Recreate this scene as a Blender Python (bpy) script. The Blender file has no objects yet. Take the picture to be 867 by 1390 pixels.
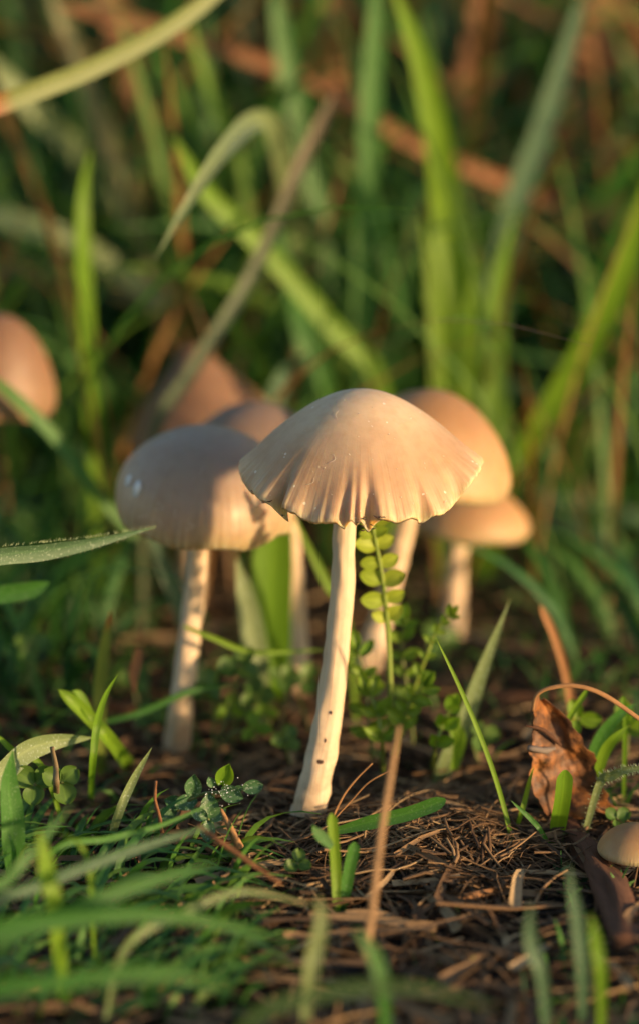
import bpy, math, random
from mathutils import Vector, Matrix, Quaternion, noise

S = 0.01                      # everything below is laid out in centimetres; S turns it into metres
sc = bpy.context.scene
col = sc.collection
R = math.radians

# ------------------------------------------------------------------ camera
FPX = 3800.0                  # focal length in photograph pixels (867 x 1390)
PITCH = R(14.0)
CAM = Vector((0.0, -44.9, 16.7))
FWD = Vector((0, math.cos(PITCH), -math.sin(PITCH)))
UP = Vector((0, math.sin(PITCH), math.cos(PITCH)))
cam_data = bpy.data.cameras.new('camera')
cam_data.sensor_fit = 'VERTICAL'
cam_data.sensor_height = 36.0
cam_data.lens = FPX / 1390.0 * 36.0
cam_data.clip_start = 0.01
cam_data.clip_end = 200.0
cam_data.dof.use_dof = True
cam_data.dof.focus_distance = 0.452
cam_data.dof.aperture_fstop = 7.6
cam_data.dof.aperture_blades = 0
cam = bpy.data.objects.new('camera', cam_data)
cam.location = CAM * S
cam.rotation_euler = (math.pi / 2 - PITCH, 0, 0)
col.objects.link(cam)
sc.camera = cam

# ------------------------------------------------------------------ sky, sun, exposure
SUN_EL, SUN_AZ = R(7.0), R(57.0)     # low evening sun, to the right and a little behind the camera
sun_dir = Vector((math.sin(SUN_AZ) * math.cos(SUN_EL), -math.cos(SUN_AZ) * math.cos(SUN_EL), math.sin(SUN_EL)))
world = bpy.data.worlds.new('World')
sc.world = world
world.use_nodes = True
wn = world.node_tree.nodes
bg = wn['Background']
sky = wn.new('ShaderNodeTexSky')
sky.sky_type = 'NISHITA'
sky.sun_disc = False
sky.sun_elevation = SUN_EL
sky.sun_rotation = math.pi - SUN_AZ
sky.ozone_density = 1.3
sky.dust_density = 0.7
world.node_tree.links.new(sky.outputs[0], bg.inputs[0])
bg.inputs[1].default_value = 0.15
sun_data = bpy.data.lights.new('sun', 'SUN')
sun_data.energy = 4.3
sun_data.color = (1.0, 0.69, 0.37)
sun_data.angle = R(2.0)
sun = bpy.data.objects.new('sun', sun_data)
sun.rotation_euler = sun_dir.to_track_quat('Z', 'Y').to_euler()
sun.location = sun_dir * 3
col.objects.link(sun)
vs = sc.view_settings
vs.view_transform = 'Standard'
vs.look = 'None'
vs.exposure = 1.08
vs.gamma = 1.0
vs.use_curve_mapping = False
sc.cycles.use_denoising = True
sc.cycles.max_bounces = 8

# ------------------------------------------------------------------ helpers
def fbm(x, y, z=0.0, o=4):
    return noise.fractal(Vector((x, y, z)), 1.0, 2.0, o)

def ground_z(x, y):
    """Relief of the soil, in centimetres."""
    z = 0.28 * fbm(x * 0.22, y * 0.22, 1.3) + 0.10 * fbm(x * 0.9, y * 0.9, 5.1)
    dx, dy = (x - 1.5) / 1.5, (y + 1.3) / 1.3          # mound under the tangle of straw
    z += 0.42 * math.exp(-(dx * dx + dy * dy))
    if y > 6:
        z += min(1.2, (y - 6) * 0.03) * (0.6 + 0.5 * fbm(x * 0.08, y * 0.08, 9.0))
    return z

def ray(px, py):
    return FWD + Vector((1, 0, 0)) * ((px - 433.5) / FPX) + UP * ((695.0 - py) / FPX)

def PY(px, py, y):
    """Point seen at a photograph pixel that stands at depth y."""
    d = ray(px, py)
    return CAM + d * ((y - CAM.y) / d.y)

def G(px, py):
    """Point of the ground seen at a photograph pixel."""
    d = ray(px, py)
    t = 30.0
    for _ in range(12):
        p = CAM + d * t
        t += (ground_z(p.x, p.y) - p.z) / d.z * 0.8
    return CAM + d * t

def project(p):
    q = p - CAM
    t = q.dot(FWD)
    if t < 0.5:
        return (-9999, -9999, t)
    return (433.5 + q.x / t * FPX, 695.0 - q.dot(UP) / t * FPX, t)

def cm_per_px(p):
    return (p - CAM).dot(FWD) / FPX

def catmull(pts, n):
    P = [pts[0] * 2 - pts[1]] + list(pts) + [pts[-1] * 2 - pts[-2]]
    segs = len(pts) - 1
    out = []
    for i in range(n + 1):
        f = i / n * segs
        k = min(int(f), segs - 1)
        t = f - k
        a, b, c, d = P[k], P[k + 1], P[k + 2], P[k + 3]
        out.append(0.5 * ((2 * b) + (c - a) * t + (2 * a - 5 * b + 4 * c - d) * t * t + (3 * b - a - 3 * c + d) * t ** 3))
    return out

def lerp_list(v, f):
    f *= len(v) - 1
    k = min(int(f), len(v) - 2)
    return v[k] + (v[k + 1] - v[k]) * (f - k)

class MB:
    """Collects sheets and tubes (cm) and links them as one mesh object."""
    def __init__(self):
        self.v, self.f, self.uv, self.r = [], [], [], []
    def grid(self, rows, rnd=0.5, wrap=False, uvs=None):
        b = len(self.v)
        m, n = len(rows), len(rows[0])
        for i, row in enumerate(rows):
            for j, p in enumerate(row):
                self.v.append(p)
                self.r.append(rnd)
                self.uv.append((j / (n if wrap else n - 1), i / (m - 1)) if uvs is None else uvs[i][j])
        for i in range(m - 1):
            for j in range(n if wrap else n - 1):
                j2 = (j + 1) % n
                self.f.append((b + i * n + j, b + i * n + j2, b + (i + 1) * n + j2, b + (i + 1) * n + j))
    def ribbon(self, path, wf, wdir, fold=0.25, rnd=0.5, across=5, curl=0.0):
        rows = []
        m = len(path)
        for i, p in enumerate(path):
            t = (path[min(i + 1, m - 1)] - path[max(i - 1, 0)]).normalized()
            w = wdir(i / (m - 1), t) if callable(wdir) else wdir
            w = (w - t * w.dot(t))
            w = w.normalized() if w.length > 1e-6 else t.orthogonal().normalized()
            nrm = t.cross(w)
            h = wf(i / (m - 1))
            row = []
            for j in range(across):
                u = j / (across - 1) * 2 - 1
                row.append(p + w * (u * h) + nrm * (abs(u) ** 1.4 * fold * h))
            rows.append(row)
        self.grid(rows, rnd)
    def tube(self, path, rads, sides=8, rnd=0.5, flat=1.0, rough=0.0, cap=True):
        m = len(path)
        ref = Vector((0.31, 0.2, 0.93))
        rows = []
        for i, p in enumerate(path):
            t = (path[min(i + 1, m - 1)] - path[max(i - 1, 0)])
            t = t.normalized() if t.length > 1e-7 else Vector((0, 0, 1))
            a = t.cross(ref)
            if a.length < 1e-3:
                a = t.orthogonal()
            a.normalize()
            b = t.cross(a)
            ref = a.cross(t)
            r = lerp_list(rads, i / (m - 1)) if isinstance(rads, (list, tuple)) else rads
            row = []
            for j in range(sides):
                an = 2 * math.pi * j / sides
                rr = r * (1 + rough * noise.noise(Vector((math.cos(an) * 2 + p.x, math.sin(an) * 2, i * 0.35 + p.y))))
                row.append(p + a * (math.cos(an) * rr) + b * (math.sin(an) * rr * flat))
            rows.append(row)
        if cap:
            rows.insert(0, [path[0]] * sides)
            rows.append([path[-1]] * sides)
        self.grid(rows, rnd, wrap=True)
    def build(self, name, mat, parent=None, origin=None, smooth=True):
        o = Vector((0, 0, 0)) if origin is None else Vector(origin)
        me = bpy.data.meshes.new(name)
        me.from_pydata([((p - o) * S)[:] for p in self.v], [], self.f)
        uvl = me.uv_layers.new(name='UVMap')
        li = [0] * len(me.loops)
        me.loops.foreach_get('vertex_index', li)
        flat = []
        for k in li:
            flat.extend(self.uv[k])
        uvl.data.foreach_set('uv', flat)
        at = me.attributes.new('rnd', 'FLOAT', 'POINT')
        at.data.foreach_set('value', self.r)
        if smooth:
            me.polygons.foreach_set('use_smooth', [True] * len(me.polygons))
        if isinstance(mat, (list, tuple)):
            for m_ in mat:
                me.materials.append(m_)
        else:
            me.materials.append(mat)
        me.update()
        ob = bpy.data.objects.new(name, me)
        col.objects.link(ob)
        if parent is not None:
            ob.parent = parent
            ob.location = (o * S) - parent.location if parent.type == 'EMPTY' or True else o * S
        else:
            ob.location = o * S
        return ob

def tag(o, label, cat, group=None, kind=None):
    o['label'] = label
    if cat:
        o['category'] = cat
    if group:
        o['group'] = group
    if kind:
        o['kind'] = kind
    return o

def empty(name, loc):
    e = bpy.data.objects.new(name, None)
    e.location = Vector(loc) * S
    e.empty_display_size = 0.005
    col.objects.link(e)
    return e

# ------------------------------------------------------------------ materials
def nodes_of(name):
    m = bpy.data.materials.new(name)
    m.use_nodes = True
    nt = m.node_tree
    return m, nt, nt.nodes, nt.links, nt.nodes['Principled BSDF'], nt.nodes['Material Output']

def N(nt, kind, **kw):
    n = nt.nodes.new(kind)
    for k, v in kw.items():
        setattr(n, k, v)
    return n

def math_node(nt, op, a, b=None, c=None, clamp=False):
    n = nt.nodes.new('ShaderNodeMath')
    n.operation = op
    n.use_clamp = clamp
    for i, x in enumerate((a, b, c)):
        if x is None:
            continue
        if isinstance(x, (int, float)):
            n.inputs[i].default_value = x
        else:
            nt.links.new(x, n.inputs[i])
    return n.outputs[0]

def mix_col(nt, f, a, b, mode='MIX'):
    n = nt.nodes.new('ShaderNodeMix')
    n.data_type = 'RGBA'
    n.blend_type = mode
    for sock, x in ((n.inputs[0], f), (n.inputs[6], a), (n.inputs[7], b)):
        if isinstance(x, (int, float)):
            sock.default_value = x
        elif isinstance(x, tuple):
            sock.default_value = (*x, 1.0)
        else:
            nt.links.new(x, sock)
    return n.outputs[2]

def noise_tex(nt, vec, scale, detail=3.0, rough=0.55):
    n = nt.nodes.new('ShaderNodeTexNoise')
    n.inputs['Scale'].default_value = scale
    n.inputs['Detail'].default_value = detail
    n.inputs['Roughness'].default_value = rough
    if vec is not None:
        nt.links.new(vec, n.inputs['Vector'])
    return n.outputs['Fac']

def ramp(nt, fac, stops):
    n = nt.nodes.new('ShaderNodeValToRGB')
    nt.links.new(fac, n.inputs[0])
    el = n.color_ramp.elements
    while len(el) < len(stops):
        el.new(0.5)
    for e, (p, c) in zip(el, stops):
        e.position = p
        e.color = (*c, 1.0) if isinstance(c, tuple) else (c, c, c, 1.0)
    return n.outputs[0]

def uv_scaled(nt, su, sv, off=None):
    uv = N(nt, 'ShaderNodeUVMap', uv_map='UVMap').outputs[0]
    mp = nt.nodes.new('ShaderNodeMapping')
    mp.inputs['Scale'].default_value = (su, sv, 1)
    nt.links.new(uv, mp.inputs[0])
    return mp.outputs[0]

def sep_uv(nt):
    uv = N(nt, 'ShaderNodeUVMap', uv_map='UVMap').outputs[0]
    s = nt.nodes.new('ShaderNodeSeparateXYZ')
    nt.links.new(uv, s.inputs[0])
    return s.outputs[0], s.outputs[1]

def bump(nt, h, strength, dist, bsdf):
    b = nt.nodes.new('ShaderNodeBump')
    b.inputs['Strength'].default_value = strength
    b.inputs['Distance'].default_value = dist * S
    nt.links.new(h, b.inputs['Height'])
    nt.links.new(b.outputs[0], bsdf.inputs['Normal'])

def leaf_material(name, ca, cb, trans=0.4, rough=0.45, tip=None, veins=14, mottle=0.55, ramp_stops=None, dew=0.0):
    """Leaf blade: parallel veins, blotches, light shining through."""
    m, nt, nd, ln, bs, out = nodes_of(name)
    rnd = N(nt, 'ShaderNodeAttribute', attribute_name='rnd').outputs['Fac']
    if not ramp_stops:
        orn = N(nt, 'ShaderNodeObjectInfo').outputs['Random']
        rnd = math_node(nt, 'ADD', rnd, math_node(nt, 'MULTIPLY', math_node(nt, 'SUBTRACT', orn, 0.5), 0.9), clamp=True)
    u, v = sep_uv(nt)
    if ramp_stops:
        base = ramp(nt, rnd, ramp_stops)
    else:
        base = mix_col(nt, rnd, ca, cb)
    geo = N(nt, 'ShaderNodeNewGeometry').outputs['Position']
    nz = noise_tex(nt, geo, 220, 4)
    base = mix_col(nt, math_node(nt, 'MULTIPLY', nz, mottle), base, mix_col(nt, 1.0, base, (0.55, 0.5, 0.35), 'MULTIPLY'))
    st = noise_tex(nt, uv_scaled(nt, veins, 0.6), 4.0, 2)
    base = mix_col(nt, math_node(nt, 'MULTIPLY', st, 0.6), base, mix_col(nt, 1.0, base, (1.7, 1.5, 1.5), 'MULTIPLY'))
    mid = math_node(nt, 'LESS_THAN', math_node(nt, 'ABSOLUTE', math_node(nt, 'SUBTRACT', u, 0.5)), 0.05)
    base = mix_col(nt, math_node(nt, 'MULTIPLY', mid, 0.3), base, mix_col(nt, 1.0, base, (1.7, 1.6, 1.5), 'MULTIPLY'))
    if tip:
        tf = math_node(nt, 'MULTIPLY', math_node(nt, 'SUBTRACT', v, tip[1]), 1.0 / tip[2], clamp=True)
        base = mix_col(nt, tf, base, tip[0])
    if dew:
        sp = noise_tex(nt, geo, 2600, 1)
        df = math_node(nt, 'MULTIPLY', math_node(nt, 'SUBTRACT', sp, 0.58), 5.0, clamp=True)
        base = mix_col(nt, math_node(nt, 'MULTIPLY', df, dew), base, (0.42, 0.5, 0.42))
    ln.new(base, bs.inputs['Base Color'])
    bs.inputs['Roughness'].default_value = rough
    bs.inputs['Specular IOR Level'].default_value = 0.4
    bump(nt, st, 0.35, 0.02, bs)
    tr = nd.new('ShaderNodeBsdfTranslucent')
    tc = mix_col(nt, 1.0, base, (1.5, 1.35, 0.55), 'MULTIPLY')
    ln.new(tc, tr.inputs[0])
    mx = nd.new('ShaderNodeMixShader')
    mx.inputs[0].default_value = trans
    ln.new(bs.outputs[0], mx.inputs[1])
    ln.new(tr.outputs[0], mx.inputs[2])
    ln.new(mx.outputs[0], out.inputs[0])
    return m

LEAF = {
    'green': leaf_material('grass_green', (0.032, 0.125, 0.022), (0.052, 0.17, 0.027), dew=0.2),
    'bright': leaf_material('grass_bright', (0.115, 0.25, 0.016), (0.16, 0.29, 0.022), trans=0.5),
    'teal': leaf_material('grass_bluish', (0.045, 0.105, 0.060), (0.07, 0.14, 0.075), trans=0.3, dew=0.5),
    'pale': leaf_material('grass_pale', (0.13, 0.19, 0.080), (0.17, 0.22, 0.10), trans=0.3, dew=0.6),
    'olive': leaf_material('grass_olive', (0.10, 0.115, 0.045), (0.13, 0.13, 0.055), trans=0.25),
    'stalk': leaf_material('leaning_stalk', (0.055, 0.085, 0.05), (0.07, 0.095, 0.05), trans=0.2, tip=((0.11, 0.085, 0.05), 0.55, 0.3)),
    'dark': leaf_material('grass_dark', (0.030, 0.070, 0.022), (0.045, 0.09, 0.03), trans=0.3),
    'redtip': leaf_material('grass_red_tip', (0.13, 0.18, 0.07), (0.15, 0.19, 0.07), trans=0.3, tip=((0.30, 0.075, 0.03), 0.84, 0.10)),
    'redbase': leaf_material('grass_red_base', (0.13, 0.18, 0.07), (0.15, 0.19, 0.07), trans=0.3, tip=((0.30, 0.075, 0.03), 0.50, -0.05)),
    'rusttip': leaf_material('grass_rust_tip', (0.12, 0.17, 0.03), (0.14, 0.19, 0.04), trans=0.35, tip=((0.34, 0.11, 0.03), 0.80, 0.15)),
    'dead': leaf_material('dead_stalk', (0.24, 0.115, 0.045), (0.30, 0.16, 0.07), trans=0.2, rough=0.7),
    'rust': leaf_material('rusty_stalk', (0.17, 0.080, 0.038), (0.24, 0.115, 0.055), trans=0.2, rough=0.7),
}
GRASS_STOPS = [(0.0, (0.012, 0.052, 0.021)), (0.3, (0.024, 0.10, 0.028)), (0.6, (0.048, 0.155, 0.026)),
               (0.8, (0.09, 0.19, 0.034)), (0.86, (0.16, 0.085, 0.035)), (1.0, (0.26, 0.15, 0.065))]
M_GRASS = leaf_material('meadow_grass', None, None, trans=0.35, ramp_stops=GRASS_STOPS)
M_VETCH = leaf_material('vetch_leaf', (0.20, 0.31, 0.025), (0.33, 0.40, 0.045), trans=0.4, veins=5, mottle=0.2, rough=0.5)
M_VETCH2 = leaf_material('vetch_leaf_green', (0.09, 0.19, 0.022), (0.17, 0.27, 0.03), trans=0.4, veins=5, mottle=0.2, dew=0.2)
M_DEWY = leaf_material('dewy_leaf', (0.045, 0.12, 0.055), (0.06, 0.14, 0.06), trans=0.25, veins=6, dew=0.8)
M_CLOVER = leaf_material('clover_leaf', (0.05, 0.12, 0.025), (0.09, 0.17, 0.03), trans=0.35, veins=6)

def litter_material(name, stops, rough=0.75, spec=0.3):
    m, nt, nd, ln, bs, out = nodes_of(name)
    rnd = N(nt, 'ShaderNodeAttribute', attribute_name='rnd').outputs['Fac']
    base = ramp(nt, rnd, stops)
    st = noise_tex(nt, uv_scaled(nt, 9, 1.5), 5.0, 4)
    geo = N(nt, 'ShaderNodeNewGeometry').outputs['Position']
    nz = noise_tex(nt, geo, 500, 4)
    base = mix_col(nt, math_node(nt, 'MULTIPLY', math_node(nt, 'ADD', st, nz), 0.6, clamp=True), mix_col(nt, 1.0, base, (1.45, 1.4, 1.3), 'MULTIPLY'), mix_col(nt, 1.0, base, (0.42, 0.36, 0.30), 'MULTIPLY'))
    ln.new(base, bs.inputs['Base Color'])
    bs.inputs['Roughness'].default_value = rough
    bs.inputs['Specular IOR Level'].default_value = spec
    bump(nt, st, 0.6, 0.03, bs)
    return m

M_STRAW = litter_material('straw', [(0, (0.045, 0.027, 0.017)), (0.4, (0.14, 0.082, 0.045)), (0.75, (0.29, 0.185, 0.10)), (1, (0.52, 0.38, 0.22))])
M_TWIG = litter_material('twig', [(0, (0.12, 0.055, 0.03)), (0.5, (0.24, 0.11, 0.05)), (1, (0.36, 0.20, 0.09))])
M_BARK = litter_material('bark', [(0, (0.05, 0.025, 0.015)), (1, (0.13, 0.06, 0.035))], 0.85)

def soil_material():
    m, nt, nd, ln, bs, out = nodes_of('soil')
    geo = N(nt, 'ShaderNodeNewGeometry').outputs['Position']
    a = noise_tex(nt, geo, 120, 6, 0.65)
    b = noise_tex(nt, geo, 900, 5, 0.7)
    c = ramp(nt, a, [(0.3, (0.012, 0.008, 0.006)), (0.55, (0.035, 0.021, 0.014)), (0.75, (0.075, 0.040, 0.024))])
    c = mix_col(nt, math_node(nt, 'MULTIPLY', b, 0.6), c, mix_col(nt, 1.0, c, (0.4, 0.38, 0.36), 'MULTIPLY'))
    ln.new(c, bs.inputs['Base Color'])
    bs.inputs['Roughness'].default_value = 0.9
    bump(nt, math_node(nt, 'ADD', a, b), 0.9, 0.25, bs)
    return m
M_SOIL = soil_material()

def cap_material(name, centre, mid, rim, speck=0.5, stria=1.0, rough=0.42):
    """Mushroom skin: radial streaks towards the margin, fibres, pale specks."""
    m, nt, nd, ln, bs, out = nodes_of(name)
    u, v = sep_uv(nt)
    geo = N(nt, 'ShaderNodeTexCoord').outputs['Object']
    big = noise_tex(nt, geo, 130, 4)
    vv = math_node(nt, 'ADD', v, math_node(nt, 'MULTIPLY', math_node(nt, 'SUBTRACT', big, 0.5), 0.35))
    base = ramp(nt, vv, [(0.0, centre), (0.28, centre), (0.62, mid), (0.92, rim), (1.0, tuple(min(0.8, c * 1.25) for c in rim))])
    streak = noise_tex(nt, uv_scaled(nt, 210, 1.6), 1.0, 3, 0.6)
    edge = math_node(nt, 'POWER', v, 3.6)
    sf = math_node(nt, 'MULTIPLY', math_node(nt, 'MULTIPLY', math_node(nt, 'SUBTRACT', streak, 0.43), 5.5, clamp=True), math_node(nt, 'MULTIPLY', edge, 0.75 * stria))
    base = mix_col(nt, sf, base, mix_col(nt, 1.0, base, (0.60, 0.50, 0.40), 'MULTIPLY'))
    blot = noise_tex(nt, geo, 420, 5, 0.6)
    base = mix_col(nt, math_node(nt, 'MULTIPLY', math_node(nt, 'SUBTRACT', blot, 0.45), 1.2, clamp=True), base, mix_col(nt, 1.0, base, (0.68, 0.58, 0.48), 'MULTIPLY'))
    vo = nd.new('ShaderNodeTexVoronoi')
    vo.inputs['Scale'].default_value = 900
    ln.new(geo, vo.inputs['Vector'])
    gate = noise_tex(nt, geo, 260, 2)
    spk = math_node(nt, 'MULTIPLY', math_node(nt, 'LESS_THAN', vo.outputs['Distance'], 0.22), math_node(nt, 'GREATER_THAN', gate, 0.63))
    base = mix_col(nt, math_node(nt, 'MULTIPLY', spk, speck), base, (0.72, 0.66, 0.56))
    ln.new(base, bs.inputs['Base Color'])
    rr = math_node(nt, 'ADD', rough, math_node(nt, 'MULTIPLY', blot, 0.22))
    ln.new(rr, bs.inputs['Roughness'])
    bs.inputs['Specular IOR Level'].default_value = 0.45
    bs.inputs['Subsurface Weight'].default_value = 0.6
    bs.inputs['Subsurface Radius'].default_value = (1.0, 0.42, 0.16)
    bs.inputs['Subsurface Scale'].default_value = 0.003
    h = math_node(nt, 'ADD', math_node(nt, 'MULTIPLY', streak, math_node(nt, 'MULTIPLY', edge, 1.2 * stria)), math_node(nt, 'MULTIPLY', blot, 0.25))
    bump(nt, h, 0.6, 0.045, bs)
    return m

M_CAP_MAIN = cap_material('cap_pale', (0.50, 0.36, 0.235), (0.385, 0.235, 0.13), (0.53, 0.37, 0.22), 0.6, 1.0, 0.48)
M_CAP_LEFT = cap_material('cap_greybrown', (0.265, 0.195, 0.15), (0.32, 0.22, 0.15), (0.50, 0.33, 0.185), 0.5, 1.3, 0.36)
M_CAP_DARK = cap_material('cap_dusky', (0.19, 0.125, 0.09), (0.21, 0.14, 0.095), (0.28, 0.19, 0.12), 0.2)
M_CAP_TAN = cap_material('cap_tan', (0.29, 0.155, 0.068), (0.40, 0.225, 0.10), (0.48, 0.31, 0.16), 0.2)
M_CAP_RUST = cap_material('cap_rust', (0.17, 0.092, 0.052), (0.20, 0.108, 0.060), (0.26, 0.145, 0.08), 0.2)

def stem_material():
    m, nt, nd, ln, bs, out = nodes_of('mushroom_stem')
    geo = N(nt, 'ShaderNodeTexCoord').outputs['Object']
    fib = noise_tex(nt, uv_scaled(nt, 26, 1.6), 2.0, 4, 0.6)
    bl = noise_tex(nt, geo, 330, 4)
    base = mix_col(nt, math_node(nt, 'MULTIPLY', math_node(nt, 'SUBTRACT', fib, 0.3), 1.3, clamp=True), (0.58, 0.44, 0.30), (0.38, 0.255, 0.15))
    base = mix_col(nt, math_node(nt, 'MULTIPLY', math_node(nt, 'SUBTRACT', bl, 0.55), 2.2, clamp=True), base, (0.40, 0.25, 0.15))
    u_, v_ = sep_uv(nt)
    low = math_node(nt, 'MULTIPLY', math_node(nt, 'SUBTRACT', v_, 0.45), 1.8, clamp=True)
    gr = math_node(nt, 'MULTIPLY', math_node(nt, 'SUBTRACT', noise_tex(nt, geo, 210, 6, 0.7), 0.44), 4.0, clamp=True)
    base = mix_col(nt, math_node(nt, 'MULTIPLY', math_node(nt, 'MULTIPLY', low, gr), 0.9), base, (0.17, 0.095, 0.055))
    vo = nd.new('ShaderNodeTexVoronoi')
    vo.inputs['Scale'].default_value = 420
    ln.new(geo, vo.inputs['Vector'])
    gate = noise_tex(nt, geo, 170, 2)
    spk = math_node(nt, 'MULTIPLY', math_node(nt, 'LESS_THAN', vo.outputs['Distance'], 0.2), math_node(nt, 'GREATER_THAN', gate, 0.60))
    base = mix_col(nt, math_node(nt, 'MULTIPLY', spk, 0.7), base, (0.10, 0.05, 0.03))
    ln.new(base, bs.inputs['Base Color'])
    bs.inputs['Roughness'].default_value = 0.55
    bs.inputs['Subsurface Weight'].default_value = 0.3
    bs.inputs['Subsurface Radius'].default_value = (1.0, 0.5, 0.25)
    bs.inputs['Subsurface Scale'].default_value = 0.0012
    bump(nt, fib, 0.45, 0.03, bs)
    return m
M_STEM = stem_material()

def plain(name, c, rough=0.6, sss=0.0):
    m, nt, nd, ln, bs, out = nodes_of(name)
    geo = N(nt, 'ShaderNodeNewGeometry').outputs['Position']
    nz = noise_tex(nt, geo, 700, 4)
    ln.new(mix_col(nt, math_node(nt, 'MULTIPLY', nz, 0.6), c, mix_col(nt, 1.0, c, (0.6, 0.55, 0.5), 'MULTIPLY')), bs.inputs['Base Color'])
    bs.inputs['Roughness'].default_value = rough
    if sss:
        bs.inputs['Subsurface Weight'].default_value = sss
        bs.inputs['Subsurface Scale'].default_value = 0.001
    return m
M_GILL = plain('gills', (0.26, 0.15, 0.09), 0.8)
M_DIRT = plain('dark_scar', (0.05, 0.025, 0.015), 0.9)
M_FIBRE = plain('pale_fibre', (0.62, 0.56, 0.46), 0.5)
M_HAIR = plain('fine_hairs', (0.34, 0.42, 0.25), 0.5)
M_STALK = plain('green_stalk', (0.17, 0.24, 0.03), 0.5, 0.2)
M_STALK2 = plain('olive_stalk', (0.12, 0.15, 0.035), 0.5, 0.2)
M_FUZZ = plain('fuzzy_stalk', (0.14, 0.10, 0.045), 0.7)

def dew_material():
    m, nt, nd, ln, bs, out = nodes_of('dew')
    bs.inputs['Base Color'].default_value = (0.8, 0.82, 0.84, 1)  # milky white body colour stands in for the sky highlight on the drops
    bs.inputs['Roughness'].default_value = 0.12
    bs.inputs['Transmission Weight'].default_value = 0.35
    bs.inputs['IOR'].default_value = 1.33
    return m
M_DEW = dew_material()

def deadleaf_material():
    m, nt, nd, ln, bs, out = nodes_of('dead_leaf')
    geo = N(nt, 'ShaderNodeTexCoord').outputs['Object']
    a = noise_tex(nt, geo, 160, 6, 0.65)
    c = ramp(nt, a, [(0.34, (0.04, 0.018, 0.010)), (0.47, (0.13, 0.052, 0.018)), (0.57, (0.31, 0.115, 0.030)), (0.72, (0.42, 0.20, 0.065))])
    vo = nd.new('ShaderNodeTexVoronoi')
    vo.inputs['Scale'].default_value = 330
    ln.new(geo, vo.inputs['Vector'])
    fn = noise_tex(nt, geo, 520, 5, 0.7)
    c = mix_col(nt, math_node(nt, 'MULTIPLY', math_node(nt, 'SUBTRACT', fn, 0.5), 5.0, clamp=True), c, (0.04, 0.018, 0.010))
    ln.new(c, bs.inputs['Base Color'])
    bs.inputs['Roughness'].default_value = 0.6
    bump(nt, a, 0.8, 0.08, bs)
    tr = nd.new('ShaderNodeBsdfTranslucent')
    ln.new(c, tr.inputs[0])
    mx = nd.new('ShaderNodeMixShader')
    mx.inputs[0].default_value = 0.2
    ln.new(bs.outputs[0], mx.inputs[1]); ln.new(tr.outputs[0], mx.inputs[2]); ln.new(mx.outputs[0], out.inputs[0])
    return m
M_DEADLEAF = deadleaf_material()

# ------------------------------------------------------------------ the setting: soil
FEET = [G(414, 1124), G(238, 1040)]
def make_ground():
    def axis(a, b, step, far):
        inner = [a + i * step for i in range(int((b - a) / step) + 1)]
        outer_hi, outer_lo, s = [], [], step
        x = inner[-1]
        while x < far:
            s *= 1.5
            x += s
            outer_hi.append(x)
        s, x = step, inner[0]
        while x > -far:
            s *= 1.5
            x -= s
            outer_lo.append(x)
        return outer_lo[::-1] + inner + outer_hi
    xs = axis(-14, 14, 0.14, 4000)
    ys = axis(-14, 34, 0.16, 4000)
    b = MB()
    rows = []
    for y in ys:
        row = []
        for x in xs:
            z = ground_z(x, y)
            if abs(x) < 16 and -16 < y < 36:
                near = min(math.hypot(x - f_.x, y - f_.y) for f_ in FEET)
                z += 0.16 * fbm(x * 2.1, y * 2.1, 3.7, 3) * min(1.0, max(0.0, (near - 0.5) / 0.8)) - 0.05 * math.exp(-near * near * 2)
            row.append(Vector((x, y, z)))
        rows.append(row)
    b.grid(rows)
    o = b.build('ground', M_SOIL)
    o['kind'] = 'structure'
    o['label'] = 'dark damp soil under the grass and straw'
make_ground()

# ------------------------------------------------------------------ mushrooms
def profile(pts, t):
    P = [Vector((a, b, 0)) for a, b in pts]
    return None

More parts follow.
